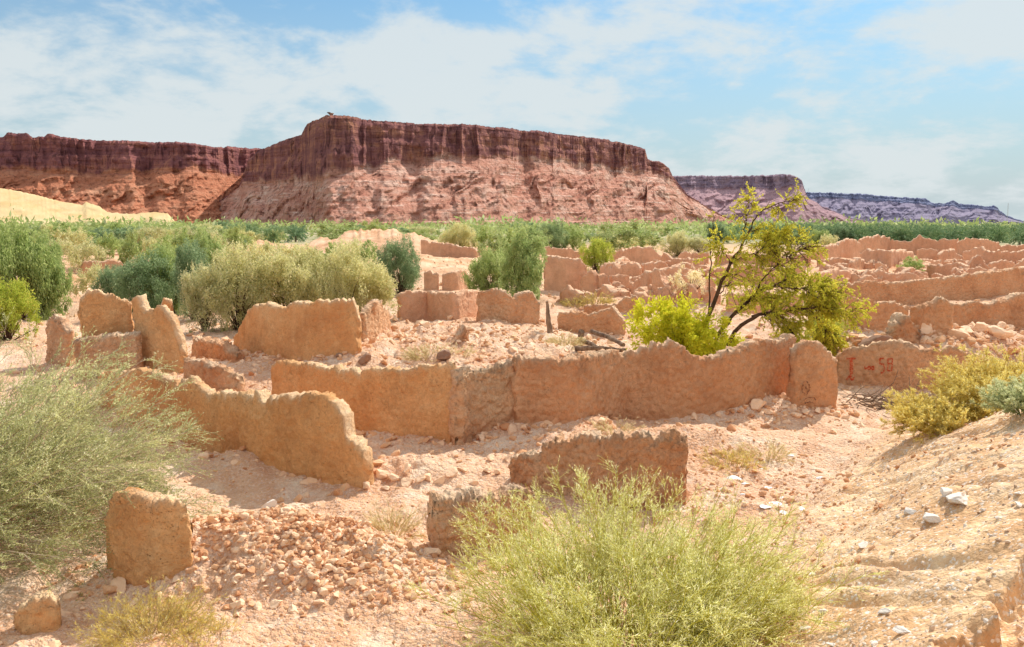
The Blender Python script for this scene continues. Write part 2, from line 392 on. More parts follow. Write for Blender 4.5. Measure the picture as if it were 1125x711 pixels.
# ------------------------------------------------------------------ mesas
def ridge(name, pts, step, mat, seed, cap=True, slope=33, sc=1.0, foot=-4):
    pts = np.array(pts, float)
    px = np.arange(pts[0, 0], pts[-1, 0]+.01, step); n = len(px)
    Y = np.interp(px, pts[:, 0], pts[:, 1]); yt = np.interp(px, pts[:, 0], pts[:, 2]); yb = np.interp(px, pts[:, 0], pts[:, 3])
    yt = yt+.5*vn2(px*.35, px*0, seed)+.45*vn2(px*1.1, px*0, seed+1)
    u = -(yt-CY)/F; zt = CAMZ+(-SP+CP*u)/(CP+SP*u)*Y
    yb = yb-5*ss(0, 12, yb-yt); u = -(yb-CY)/F; zb = CAMZ+(-SP+CP*u)/(CP+SP*u)*Y
    zb = zb+sc*6*fbm2(px*.06, px*0, 3, seed+2)*ss(0, 30, zb)
    zt = np.maximum(zt, zb+.5)
    kx = (px-CX)/F/CP
    X0 = kx*Y
    s = np.concatenate([[0], np.cumsum(np.hypot(np.diff(X0), np.diff(Y)))])
    nc, nt = 34, 56
    rows = []; att = []
    hc = (zt-zb)
    big = 26*sc*fbm2(s/110/sc, s*0, 3, seed+3)
    def face(z, v):   # how far the cliff stands towards the viewer
        col = vn2(s/18/sc+1.6*vn2(s/70/sc, z/260, seed+8), z/130, seed+4); col = np.abs(col)
        col2 = np.abs(vn2(s/6.5/sc, z/55, seed+5))
        st = z/(11*sc)+1.2*vn2(s/90, z*0, seed+6); fr = st-np.floor(st)
        ledge = 1.1*sc*ss(.5, .9, fr)
        return big+24*sc*np.abs(vn2(s/52/sc, z*0+z/300, seed+11))+13*sc*(1-col)**1.4*np.clip(.6+.9*vn2(s/85/sc, z/90, seed+15), .1, 1.4)+3.4*sc*(1-col2)**2+5*sc*fbm2(s/24/sc, z/16/sc, 3, seed+16)-ledge+hc*.22*v+2.2*sc*vn2(s/7, z/7, seed+7)+6*sc*ss(.45, .65, v+.12*vn2(s/60, z*0, seed+9))
    amp = ss(0, 14*sc, hc)
    for k, (dy, dz) in enumerate(((500, -6), (160, -1), (40, 0), (10, 0))):
        d = Y-face(zt, 0*s)*amp+dy*sc; z = zt+dz*0+sc*1.5*vn2(s/25, s*0+k, seed+12)*(k > 0)
        rows.append(np.stack([kx*d, d, z], -1)); att.append(np.stack([np.ones(n), np.ones(n), z*0], -1))
    for k in range(nc):
        v = k/(nc-1); z = zt+(zb-zt)*v
        rnd = ss(.08, 0, v)*5*sc
        d = Y-face(z, v+0*s)*amp+rnd
        rows.append(np.stack([kx*d, d, z], -1)); att.append(np.stack([ss(1.0, .86, v+.14*fbm2(s/20, s*0, 3, seed+40)+.02), z/120, z*0], -1))
    d0 = d; kk = int(26*sc/np.median(np.abs(np.diff(s))+1e-6))+1; ker = np.hanning(2*kk+1); ker /= ker.sum(); dsm = np.convolve(np.pad(d0, kk, mode='edge'), ker, 'same')[kk:-kk]+2*sc
    for k in range(1, nt+1):
        v = k/nt; z = zb*(1-v)**1.12+foot*v
        off = (zb-z)/math.tan(math.radians(slope))
        w = math.sin(math.pi*min(v*1.15, 1))**.6 if v < .87 else max(0, (1-v)/.13)*.9
        o2 = off/sc; gul = np.abs(fbm2(s/42/sc+o2/55+.5*vn2(s/30, o2/30, seed+30), o2/75, 3, seed+20)); gul2 = np.abs(fbm2(s/13/sc-o2/50, o2/26, 3, seed+21))
        st = z/(8*sc)+.8*fbm2(s/60, s*0+v, 2, seed+23); fr = st-np.floor(st)
        led = 3.5*sc*(ss(.0, .5, fr)-fr)
        lum = 3.4*sc*fbm2(s/9/sc, o2/9, 3, seed+24)
        bl = min(1, v*5); d = d0*(1-bl)+dsm*bl-off-(w*(22*sc*(1-gul*1.8)-11*sc+7*sc*(1-gul2)+lum*1.6)+.8*led*w)*ss(0, 25, zb)
        rows.append(np.stack([kx*d, d, z], -1)); att.append(np.stack([0*s+ss(.05, 0, v)*.4, z/120, z*0], -1))
    V = np.concatenate(rows); A = np.clip(np.concatenate(att), 0, 1)
    return mesh(name, V, grid_faces(len(rows), n)[:, ::-1], mat, False, A)
kind(ridge('escarpment_hill', [(-330, 1500, 158, 196), (-120, 1450, 155, 197), (0, 1450, 152.5, 194), (18, 1450, 151, 194), (24, 1450, 146, 194), (44, 1450, 147.5, 194), (50, 1450, 152.5, 194),
      (62, 1450, 152, 195), (66, 1450, 148.5, 195), (82, 1450, 152, 196), (118, 1450, 154.5, 197), (180, 1460, 156.5, 196), (225, 1475, 158.5, 195), (244, 1500, 162, 196),
      (262, 1560, 161, 200), (290, 1640, 163.5, 196), (340, 1700, 164, 190), (380, 1750, 166, 195)], .8, ROCK_LEFT, 100), 'structure')
kind(ridge('mesa_hill', [(185, 1420, 246, 247), (215, 1410, 236, 237), (245, 1400, 222, 223), (268, 1385, 206, 208), (280, 1375, 176, 205), (290, 1370, 166, 206), (300, 1350, 162, 208), (320, 1320, 155, 208), (337, 1270, 149, 207), (343, 1240, 138, 206),
      (352, 1200, 133.5, 205), (364, 1180, 128.5, 203), (384, 1185, 130, 196), (420, 1210, 133.5, 189), (470, 1260, 137, 183), (510, 1310, 138.5, 181), (560, 1380, 142.5, 181), (600, 1440, 145.5, 185),
      (640, 1520, 150, 189), (668, 1580, 154.5, 192), (690, 1620, 159, 194), (705, 1650, 163, 196), (708, 1690, 176, 196), (722, 1720, 179, 199), (731, 1730, 186, 202),
      (735, 1740, 194, 205), (752, 1750, 214, 215), (775, 1760, 229, 230), (800, 1770, 241, 242), (822, 1780, 246, 247)], .8, ROCK_NEAR, 200), 'structure')
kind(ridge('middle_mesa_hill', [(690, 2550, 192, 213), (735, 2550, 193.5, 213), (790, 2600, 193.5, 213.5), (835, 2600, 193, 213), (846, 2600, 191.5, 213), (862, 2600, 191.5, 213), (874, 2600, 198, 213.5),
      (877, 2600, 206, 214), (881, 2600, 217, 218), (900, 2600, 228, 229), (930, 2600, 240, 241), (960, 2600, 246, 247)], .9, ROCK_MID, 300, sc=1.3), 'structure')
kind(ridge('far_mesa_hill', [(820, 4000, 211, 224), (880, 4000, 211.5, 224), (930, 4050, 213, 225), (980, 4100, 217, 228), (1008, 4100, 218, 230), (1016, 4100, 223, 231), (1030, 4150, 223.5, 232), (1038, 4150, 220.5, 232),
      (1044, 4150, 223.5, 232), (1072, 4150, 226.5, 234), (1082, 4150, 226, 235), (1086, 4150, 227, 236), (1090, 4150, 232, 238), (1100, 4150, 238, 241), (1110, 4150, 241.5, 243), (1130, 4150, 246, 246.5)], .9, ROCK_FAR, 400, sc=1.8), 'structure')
def build_dune():
    pts = np.array([(-330, 190), (-120, 196), (-40, 203), (0, 207.5), (25, 211), (45, 216), (75, 224), (98, 228), (103, 225), (116, 229), (125, 236), (150, 238), (175, 236), (190, 237), (199, 245), (204, 249)], float)
    px = np.arange(-330, 204.1, 1.0); yt = np.interp(px, pts[:, 0], pts[:, 1])-2.5*ss(204, 185, px)+.5*vn2(px*.5, px*0, 6)
    Y = 1356.; u = -(yt-CY)/F; z = CAMZ+(-SP+CP*u)/(CP+SP*u)*Y; kx = (px-CX)/F/CP
    z = np.maximum(z, .3); rows = []
    for k in range(41):
        v = k/40
        zz = z*(1-v)-3*v
        Y2 = 1372-np.clip(88-z, 0, 99)/math.tan(math.radians(33))
        d = Y2-(z-zz)/math.tan(math.radians(27))-4*fbm2(px*.03, px*0+v*3, 3, 9)*math.sin(math.pi*v)+(14 if k == 0 else 0)
        rows.append(np.stack([kx*d, d, zz-(4 if k == 0 else 0)], -1))
    kind(mesh('dune_hill', np.concatenate(rows), grid_faces(41, len(px))[:, ::-1], DUNE, True), 'structure')
build_dune()
# ------------------------------------------------------------------ walls
WALLS = []
def wall(label, base, top, thick=.34, mat=MUD, rough=.03, clod=.04, jag=1.0, name='mud_wall', group=None, cat='wall', Yadd=0, blunt=.22, flat=False, res=1.0):
    B = [place(p) for p in base]; thick *= .78
    B = np.array(B)[:, :2]
    seg = np.hypot(*np.diff(B, axis=0).T); S = np.concatenate([[0], np.cumsum(seg)])
    L = S[-1]; Ym = B[:, 1].mean()
    cell = max(.024, Ym*.0018)*res
    r = thick*blunt
    n = int(max(12, L/cell)); s = np.linspace(0, L, n)
    endn = 5
    s = np.unique(np.concatenate([s, r*(1-np.cos(np.linspace(0, math.pi/2, endn))), L-r*(1-np.cos(np.linspace(0, math.pi/2, endn)))])); n = len(s)
    cx = np.interp(s, S, B[:, 0]); cy = np.interp(s, S, B[:, 1])
    def sm(a, w):
        k = max(1, int(w/ (L/n)))
        if k < 2: return a
        p = np.pad(a, k, mode='reflect', reflect_type='odd'); ker = np.hanning(2*k+1); ker /= ker.sum()
        return np.convolve(p, ker, 'same')[k:-k]
    cx = sm(cx, .25); cy = sm(cy, .25)
    cx = cx+.05*vn2(s*.8, s*0, 13); cy = cy+.05*vn2(s*.8, s*0+5, 14)
    tx, ty = np.gradient(cx), np.gradient(cy); q = np.hypot(tx, ty)+1e-9; nx, ny = ty/q, -tx/q    # normal
    g = height(cx, cy)
    T = np.array(top, float)
    pxs, _ = to_px(cx, cy, g+1)
    o_ = np.argsort(T[:, 0]); tp = np.interp(pxs, T[o_, 0], T[o_, 1])
    u = -(tp-CY)/F; zt = CAMZ+(-SP+CP*u)/(CP+SP*u)*cy
    ph = len(WALLS)*3.7; hgt = np.maximum(zt-g, .05)
    k = jag*(1 if not flat else .25)
    bite = np.clip(vn2(s*1.9+ph, s*0+ph, 18)-.35, 0, 1)
    msk = np.clip(.5+1.1*vn2(s*1.1+ph, s*0+3, 12), .12, 1.2); msk2 = np.clip(.5+1.2*vn2(s*.6, s*0+ph, 11), .1, 1.2)
    zt = zt+k*(.08*fbm2(s*1.1+ph, s*0, 4, 15)-.17*bite+.07*msk*(vn2(s*4.3+ph+vn2(s*2, s*0, 4), s*0, 16)-.2)+.06*msk2*vn2(s*11.7+2*vn2(s*3, s*0+9, 5), s*0+ph, 17)+.045*vn2(s*27, s*0+ph, 19))*np.minimum(1, hgt/.5)*max(1, Ym/60)
    zt = np.maximum(zt, g+.05)
    z0 = g-.25
    nz = int(min(70, max(6, np.max(zt-z0)/cell)))
    e = np.sqrt(np.clip(1-(1-np.clip(s/r, 0, 1))**2, 0, 1))*np.sqrt(np.clip(1-(1-np.clip((L-s)/r, 0, 1))**2, 0, 1)); e = np.maximum(e, .02)
    rows = []; att = []
    prof = []
    for i in range(nz): prof.append((i/(nz-1)*.985, 1.0, 0))
    for a in (30, 60, 90, 120, 150): prof.append((None, math.cos(math.radians(a)), math.sin(math.radians(a))))
    for i in range(nz)[::-1]: prof.append((i/(nz-1)*.985, -1.0, 0))
    for v, side, up in prof:
        if v is None: z = zt-.03+.05*up; hv = 1.0; ht = thick*.5*.82
        else: z = z0+(zt-.05-z0)*v; hv = v; ht = thick*.5*(.82+.36*(1-v)+.25*max(0, .12-v)/.12)
        off = side*ht*e
        zz = float(np.mean(z))
        e0 = .13*fbm3(np.array([zz*2.3+ph]), np.array([ph]), np.array([side*.6]), 3, 90)[0]+.06; e1 = .13*fbm3(np.array([zz*2.3+ph]), np.array([ph+9]), np.array([side*.6]), 3, 91)[0]+.06
        sq = np.clip(e0+s*(L-e0-e1)/L, 0, L) if L > 1 else s
        x = np.interp(sq, s, cx)+nx*off; y = np.interp(sq, s, cy)+ny*off
        d = rough*1.6*fbm3(x*1.1, y*1.1, z*1.1, 2, 81)+rough*fbm3(x*4, y*4, z*4, 3, 82)+(.03*fbm3(x*13, y*13, z*9, 2, 85)+.03*np.abs(vn(x*2.6, y*2.6, z*.6, 86)) if Ym < 45 else .04*np.abs(vn(x*1.6, y*1.6, z*.5, 86)))
        hz = np.clip((zt-z)/.22, 0, 1)
        if clod > 0 and Ym < 60:
            c = cell3(x*12, y*12, z*12, 83); c1 = cell3(x*5.5, y*5.5, z*5, 84)
            d = d+clod*.85*(.55-c)*(2.0*(1-hz)+(.35 if mat is MUD or mat is MUDP else 1.0))+clod*.9*(.55-c1)*(.9*(1-hz)+(.12 if mat is MUD else .3 if mat is MUDP else 1.1))
            crk = np.abs(vn(x*1.7+3*vn(x*.7, y*.7, z*.7, 93), y*1.7, z*.55, 92))
            d = d-.012*np.clip(1-crk/.03, 0, 1)*(vn(x*.5, y*.5, z*.5, 94) > .1)
        x = x+nx*d*np.sign(side+1e-9)*(abs(side) > .1); y = y+ny*d*np.sign(side+1e-9)*(abs(side) > .1)
        if hv > .9: z = z+d*.8
        rows.append(np.stack([x, y, z], -1))
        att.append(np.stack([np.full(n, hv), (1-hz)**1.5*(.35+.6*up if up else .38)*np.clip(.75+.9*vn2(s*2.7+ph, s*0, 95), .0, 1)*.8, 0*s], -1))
    nr = len(rows); i = np.arange(nr//2); caps = []
    for cidx, fl in ((0, 1), (n-1, 0)):
        q = np.stack([i*n+cidx, (i+1)*n+cidx, (nr-2-i)*n+cidx, (nr-1-i)*n+cidx], -1); q = q[(q[:, 1] != q[:, 2])]
        caps.append(q if fl else q[:, ::-1])
    o = mesh(name, np.concatenate(rows), [grid_faces(nr, n)]+caps, mat, True, np.concatenate(att))
    # origin at the middle of the base
    c = Vector((float(cx[n//2]), float(cy[n//2]), float(g[n//2])))
    o.data.transform(__import__('mathutils').Matrix.Translation(-c)); o.location = c
    tag(o, label, cat, group)
    WALLS.append((o, cx, cy, g, nx, ny, zt, Ym)); return o

# --- near enclosure
wall('long tapering mud wall casting shadow forward, between the feathery shrub and the tumbled clods', [(112, 448), (180, 474), (300, 509), (385, 531), (410, 538)],
     [(112, 412), (130, 408), (150, 405), (170, 410), (187, 415), (200, 421), (216, 417), (236, 434), (262, 431), (300, 437), (345, 434), (366, 437), (376, 446), (384, 462), (386, 482), (398, 488), (406, 500), (410, 512)], .42, MUD, .035, .045)
wall('straight smooth mud wall standing behind the end of the long tapering wall', [(301, 444), (385, 470), (440, 477), (503, 484)],
     [(301, 402), (308, 396), (330, 398), (345, 400), (370, 405), (400, 406), (420, 403), (440, 406), (470, 402), (505, 401)], .4, MUD, .025, .03)
wall('crumbling spur of mud wall whose lit flank faces the long curved wall', [(500, 492), (512, 482), (540, 467), (572, 457)],
     [(498, 420), (502, 403), (520, 405), (545, 400), (572, 393)], .45, MUDR, .06, .07, res=.8)
wall('longest curved mud wall with crumbly crest, running below the sparse tree', [(561, 463), (590, 461), (620, 463), (680, 459), (740, 456), (800, 447), (835, 437), (868, 427)],
     [(558, 396), (580, 394), (600, 392), (620, 396), (640, 390), (655, 392), (680, 388), (700, 386), (712, 380), (722, 378), (735, 376), (748, 384), (757, 390), (780, 388), (800, 386), (830, 376), (855, 370), (868, 369)], .45, MUDP, .03, .05)
wP = wall('upright broken mud pillar with brown scrawl, beside the shadowed wall gap', [(864, 443), (890, 447), (917, 446)],
     [(864, 384), (872, 378), (890, 374), (898, 378), (907, 386), (918, 396)], .5, MUDP, .03, .04)
wG = wall('mud wall with red painted graffiti right of the broken pillar', [(916, 420), (960, 426), (1000, 430), (1040, 430), (1088, 428)],
     [(916, 391), (930, 386), (950, 381), (965, 377), (985, 373), (1000, 378), (1012, 385), (1040, 383), (1070, 387), (1088, 394)], .45, MUDP, .03, .05)
wall('low rough mud wall standing alone behind the broom bush', [(560, 530), (600, 541), (640, 550), (700, 558), (758, 556)],
     [(556, 520), (563, 506), (580, 500), (600, 493), (615, 485), (640, 486), (660, 482), (680, 478), (715, 475), (745, 474), (757, 480)], .42, MUDR, .05, .06, res=.8)
wall('broken low mud wall end with undercut base, left of the broom bush', [(469, 604), (500, 608), (540, 606), (585, 596)],
     [(467, 572), (473, 552), (480, 546), (500, 546), (520, 541), (545, 540), (560, 536), (590, 534)], .5, MUDR, .05, .06, res=.8, jag=.5)
wall('square upright mud wall stub beside the feathery shrub', [(126, 622), (150, 635), (190, 630), (214, 612)],
     [(124, 566), (130, 550), (138, 541), (160, 538), (175, 541), (190, 538), (203, 546), (212, 562), (216, 580)], .45, MUD, .05, .05, res=.8, name='wall_stub')
wall('small eroded mud stump under the feathery shrub', [(22, 690), (45, 696), (66, 690)], [(20, 668), (30, 656), (45, 652), (60, 655), (66, 668)], .35, MUD, .05, .05, res=.8, name='wall_stub')
# --- left ruin corner
wall('peaked ruin wall behind the flat ledge, tallest spike at its right', [(88, 412), (120, 408), (150, 404)], [(86, 350), (90, 332), (100, 321), (112, 319), (118, 325), (128, 325), (138, 329), (148, 331), (152, 317), (156, 314), (159, 325)], .4, MUD, .04, .05)
wall('narrow rounded ruin wall coming forward from the tall spike', [(151, 404), (170, 408), (190, 411), (206, 413)], [(150, 330), (156, 328), (164, 340), (172, 338), (180, 333), (187, 341), (195, 352), (201, 370), (206, 392)], .45, MUD, .04, .05)
wall('small knob of mud wall just behind the narrow rounded wall', [(176, 392), (192, 391)], [(175, 340), (183, 328), (190, 332), (193, 345)], .4, MUD, .04, .06, name='wall_stub')
wall('low ledge with a flat pale top in front of the peaked ruin wall', [(82, 416), (120, 414), (160, 410)], [(82, 374), (100, 370), (130, 367), (160, 364)], .8, MUDR, .05, .05, flat=True)
wall('knee high mud remnant left of the flat ledge', [(55, 398), (80, 404)], [(54, 352), (66, 348), (74, 356), (82, 372)], .4, MUDR, .05, .06, name='wall_stub')
wall('low crumbling kerb of mud wall right of the ruin corner', [(206, 418), (235, 425), (268, 428)], [(206, 396), (225, 399), (250, 404), (268, 414)], .5, MUDR, .06, .06)
wall('low crumbling bank of mud below the grey green bushes', [(215, 392), (240, 395), (262, 400)], [(215, 368), (230, 374), (248, 380), (262, 390)], .5, MUDR, .06, .06)
# --- thick panel
wall('broad tall smooth mud panel with a notch in its crest', [(260, 385), (300, 392), (345, 394), (375, 392), (398, 388)],
     [(258, 374), (266, 360), (276, 340), (284, 335), (300, 334), (308, 337), (316, 341), (326, 333), (350, 330), (370, 328), (390, 327), (395, 340), (399, 362)], .5, MUD, .025, .03)
wall('small pale mud fragment against the broad tall panel', [(397, 376), (412, 372), (426, 362)], [(397, 345), (405, 334), (414, 332), (422, 342), (428, 352)], .4, MUDR, .05, .05, name='wall_stub')
wall('plain low mud wall below the dark rounded bush', [(436, 352), (470, 354), (500, 353), (527, 350)], [(436, 322), (445, 319), (470, 320), (500, 322), (524, 319), (527, 324)], .45, MUDF, .03, .04)
wall('rough low mud wall with stepped crest below the willow bushes', [(524, 352), (560, 355), (592, 354)], [(524, 321), (540, 319), (556, 320), (562, 330), (570, 322), (582, 321), (593, 332)], .45, MUDR, .05, .05)
wall('small conical mud stump on the rubble mound', [(501, 378), (514, 379)], [(500, 374), (504, 362), (508, 354), (512, 364), (515, 374)], .5, MUDR, .05, .05, name='wall_stub', blunt=.7)
wall('low leaning mud wall beside the dead trunk', [(612, 362), (640, 365), (665, 367), (688, 368)], [(611, 350), (616, 342), (630, 342), (648, 346), (662, 341), (675, 336), (682, 344), (689, 354)], .45, MUDP, .04, .05)
wall('jagged little mud wall just behind the leaning wall', [(640, 346), (670, 347), (706, 345)], [(640, 337), (660, 335), (680, 334), (688, 326), (697, 326), (706, 335)], .45, MUDP, .04, .05)
# --- middle ruins (label, base, top)
mid = [
 ('tall two tiered mud wall right of the willow bushes', [(598, 319), (620, 320), (644, 318)], [(598, 281), (620, 283), (636, 284), (644, 292)]),
 ('level topped mud wall behind the two tiered wall', [(597, 300, 92), (622, 300, 92), (646, 300, 92)], [(597, 272), (625, 272), (633, 275), (646, 276)]),
 ('arched mud fragment under the round yellow green bush', [(637, 322), (657, 323)], [(637, 308), (644, 299), (652, 297), (658, 308)]),
 ('leaning mud fragment with a pale notch beside the arched fragment', [(657, 323), (671, 322)], [(657, 304), (664, 303), (671, 314)]),
 ('square mud block right of the arched fragments', [(669, 321), (692, 321)], [(669, 303), (680, 302), (690, 304), (693, 312)]),
 ('rounded mud wall hump in the second row', [(683, 305), (705, 305)], [(683, 292), (692, 288), (700, 289), (705, 295)]),
 ('rounded mud wall hump touching the yellow green bush', [(661, 304), (682, 304)], [(661, 294), (670, 289), (678, 290), (682, 296)]),
 ('sloping mud wall climbing to a thin standing pinnacle', [(692, 322), (717, 322)], [(692, 316), (702, 308), (710, 301), (717, 298)]),
 ('thin standing mud pinnacle with a skirt of rubble', [(716, 325), (734, 325)], [(716, 298), (720, 296), (725, 299), (727, 309), (734, 318)]),
 ('long low wall behind the thin pinnacle', [(722, 309), (755, 309)], [(722, 296), (740, 293), (755, 296)]),
 ('humped wall right of the rounded humps', [(704, 302), (734, 302)], [(704, 291), (718, 287), (730, 287), (734, 292)]),
 ('high plain wall facing the shrub belt', [(672, 292), (707, 293), (728, 290)], [(671, 276), (700, 272), (715, 272), (726, 281)]),
 ('peaked wall end right of the high plain wall', [(726, 294), (745, 294)], [(726, 280), (731, 277), (738, 283), (745, 286)]),
 ('wall piece left of the sparse tree crown', [(745, 290), (779, 290)], [(745, 281), (752, 276), (760, 279), (779, 277)]),
 ('low wall under the wall piece left of the tree crown', [(731, 297), (773, 298)], [(731, 286), (750, 284), (773, 286)]),
 ('low broken wall behind the dry twiggy shrub', [(735, 319), (752, 320), (785, 322)], [(735, 308), (752, 304), (785, 306)]),
 ('wall behind the lower stems of the sparse tree', [(800, 345), (840, 347), (880, 345)], [(800, 322), (830, 318), (850, 322), (880, 326)]),
 ('wall seen through the crown of the sparse tree', [(785, 312), (830, 313), (885, 314)], [(785, 294), (820, 292), (850, 296), (885, 293)]),
 ('distant wall seen through the top of the sparse tree', [(785, 292), (830, 291), (890, 292)], [(785, 281), (830, 278), (860, 281), (890, 280)]),
 ('ribbed wall at the left end of the right hand ruins', [(886, 284), (915, 285), (943, 284)], [(886, 268), (910, 270), (925, 264), (935, 263), (943, 268)]),
 ('high shaded wall nearest the palm grove', [(943, 279), (976, 279)], [(943, 261), (958, 259), (970, 258), (976, 262)]),
 ('long back wall below the palm grove', [(975, 279), (1012, 279), (1052, 279)], [(975, 264), (1000, 265), (1009, 257), (1016, 262), (1030, 264), (1052, 262)]),
 ('back wall rising to a square corner', [(1050, 281), (1074, 281), (1096, 281)], [(1050, 264), (1060, 261), (1075, 262), (1096, 267)]),
 ('furthest right stretch of the back wall', [(1095, 281), (1160, 281)], [(1095, 269), (1125, 270), (1160, 269)]),
 ('block shaped wall in the second row, left of the pale bush', [(946, 294), (975, 294), (1001, 293)], [(946, 277), (950, 275), (985, 275), (1001, 277)]),
 ('square wall block directly behind the pale bush', [(1006, 290), (1030, 290)], [(1006, 275), (1015, 273), (1030, 274)]),
 ('wall with an arched hole beside the square block', [(1030, 291), (1057, 291)], [(1030, 280), (1037, 275), (1047, 274), (1057, 284)]),
 ('pale wall running to the right below the back wall', [(1058, 290), (1095, 290), (1160, 290)], [(1058, 275), (1075, 272), (1090, 276), (1125, 274), (1160, 275)]),
 ('very low wall left of the block shaped wall', [(897, 293), (946, 294)], [(897, 285), (925, 283), (940, 285), (946, 290)]),
 ('wall with stepped slope leading up to a mud peak', [(1018, 305), (1045, 306), (1064, 305)], [(1018, 291), (1045, 289), (1056, 288), (1064, 292)]),
 ('mud peak standing over the longest right hand wall', [(1060, 303), (1091, 303)], [(1060, 296), (1067, 282), (1074, 279), (1082, 286), (1091, 298)]),
 ('small wall right of the mud peak', [(1086, 300), (1114, 300)], [(1086, 289), (1100, 286), (1114, 286)]),
 ('wall end in the second row beyond the small wall', [(1112, 302), (1160, 302)], [(1112, 292), (1125, 284), (1160, 284)]),
 ('undulating low wall behind the longest right hand wall', [(946, 311), (985, 311), (1018, 308)], [(946, 301), (965, 297), (985, 301), (1000, 295), (1018, 300)]),
 ('eroded wall hump left of the undulating low wall', [(894, 313), (920, 314), (946, 313)], [(894, 302), (908, 298), (920, 296), (935, 300), (946, 305)]),
]
for lb, b, t in mid:
    wall(lb, b, t, .6, MUDF, .04, .05, jag=1.3, group='ruined mud walls of the abandoned village')
wall('longest right hand wall, high and smooth, sloping up to the frame edge', [(905, 333), (960, 335), (1020, 334), (1080, 329), (1170, 322)], [(905, 314), (933, 311), (960, 309), (975, 312), (1000, 308), (1040, 304), (1080, 299), (1125, 294), (1170, 290)], .5, MUDP, .03, .04)
wall('mud wall with a dark hole, below the longest right hand wall', [(905, 360), (935, 362), (965, 363), (995, 361)], [(905, 330), (935, 327), (955, 331), (985, 332), (997, 338)], .5, MUDP, .04, .05)
wall('bulging mud wall with a knob on its crest', [(1000, 364), (1022, 367), (1046, 364)], [(1000, 338), (1010, 335), (1026, 334), (1031, 327), (1037, 327), (1040, 333), (1047, 334)], .55, MUDP, .05, .05)
wall('vertically cracked shaded mud wall behind the bright rubble', [(1045, 362), (1080, 362), (1125, 360), (1165, 358)], [(1045, 334), (1070, 331), (1085, 333), (1092, 329), (1100, 331), (1112, 325), (1125, 322), (1165, 318)], .5, MUDP, .06, .05)
wall('pointed mud lump behind the graffiti wall', [(972, 371), (990, 373), (1009, 371)], [(972, 366), (980, 358), (988, 349), (994, 350), (1001, 358), (1009, 367)], .9, MUDR, .08, .08, name='wall_stub', blunt=.8)
wall('low mud hut wall among the left bushes', [(88, 303), (112, 304), (138, 302)], [(88, 292), (92, 287), (110, 288), (125, 286), (138, 290)], .5, MUDF, .04, .05)
wall('upper mud hut wall behind the low hut wall', [(103, 292, 118), (140, 292, 118)], [(103, 281), (115, 278), (130, 278), (140, 280)], .5, MUDF, .04, .05)
wall('low mud ridge wall beside the far pale mound', [(463, 272, 100), (490, 272, 98), (525, 272, 95)], [(463, 264), (490, 267), (520, 273), (525, 276)], .6, MUDF, .06, .05)
wall('ruined chamber wall with doorway gaps below the ridge wall', [(466, 319), (482, 319)], [(466, 299), (474, 297), (482, 301)], .5, MUDF, .05, .05)
wall('ruined chamber wall right of the doorway gap', [(485, 319), (497, 319), (514, 318)], [(485, 302), (497, 299), (508, 298), (514, 303)], .5, MUDF, .05, .05)
random.seed(21)
for i in range(125):
    right = i < 78
    px = random.uniform(890, 1130) if right else random.uniform(600, 780); by = random.uniform(292, 316) if right else random.uniform(293, 334); w = random.uniform(7, 34); h = random.uniform(6, 14)*(by-245)/60
    wall('small eroded mud stub between the larger ruined walls of the village', [(px, by), (px+w*.5, by+random.uniform(-.6, .8)), (px+w, by)], [(px, by-h*.6), (px+w*random.uniform(.2, .7), by-h), (px+w, by-h*random.uniform(.3, .8))], .7, MUDF, .07, .05, jag=1.5, name='wall_stub', group='small stubs of the ruined village', blunt=.5)
# --- paint on the walls
def strokes(parent, name, rec, px, py, w, h, segs, mat, width):
    """segs: polylines in unit box (x right, y down); laid 12 mm proud of the wall's face that looks to the path"""
    o, cx, cy, g, nx, ny, zt, _ = rec
    pxs, _ = to_px(cx, cy, g+.8)
    V = []; Fc = []
    import bmesh
    bv = None
    deps = bpy.context.evaluated_depsgraph_get()
    from mathutils.bvhtree import BVHTree
    bt = BVHTree.FromPolygons([v.co+o.location for v in o.data.vertices], [tuple(p.vertices) for p in o.data.polygons])
    C = Vector((0, 0, CAMZ))
    for seg in segs:
        P = []
        seg = np.array(seg, float)
        d = np.concatenate([[0], np.cumsum(np.hypot(*np.diff(seg, axis=0).T))]); m = max(2, int(d[-1]/.06))
        for q in np.linspace(0, d[-1], m):
            a, b = np.interp(q, d, seg[:, 0]), np.interp(q, d, seg[:, 1])
            P.append((px+a*w, py+b*h))
        P = np.array(P); t = np.gradient(P, axis=0); t /= np.linalg.norm(t, axis=1)[:, None]+1e-9
        nn = np.stack([-t[:, 1], t[:, 0]], -1)*width
        i0 = len(V)
        for p, q in zip(P, nn):
            q = q*(1+.35*random.uniform(-1, 1))
            for s_ in (-1, -.33, .33, 1):
                a, b = ray(*(p+q*s_)); dr = Vector((a, 1, b)).normalized()
                loc, nor, i, dd = bt.ray_cast(C, dr)
                if loc is None: loc = C+dr*20
                V.append(loc-dr*.02)
        for k in range(len(P)-1):
            for j in range(3):
                a = i0+k*4+j; Fc.append((a, a+1, a+5, a+4))
    ob = mesh(name, np.array([v-o.location for v in V]), np.array(Fc), mat, True, parent=o)
    return ob
g = wG; rec = [w for w in WALLS if w[0] is g][0]
strokes(g, 'red_graffiti', rec, 930, 394, 10, 24, [[(0, 0), (1, 0)], [(.42, 0), (.48, .9)], [(0, .98), (.35, .8), (.6, .98), (.9, .84)], [(.6, 0), (.62, .7)]], RED, 1.0)
strokes(g, 'red_graffiti', rec, 950, 401, 10, 6, [[(0, .2), (.05, .8), (.3, .5)], [(.35, .3), (.6, .3), (.6, .8), (.35, .8), (.4, .35)], [(.75, .3), (1, .3), (1, .9), (.75, .8), (.78, .3)]], RED, .75)
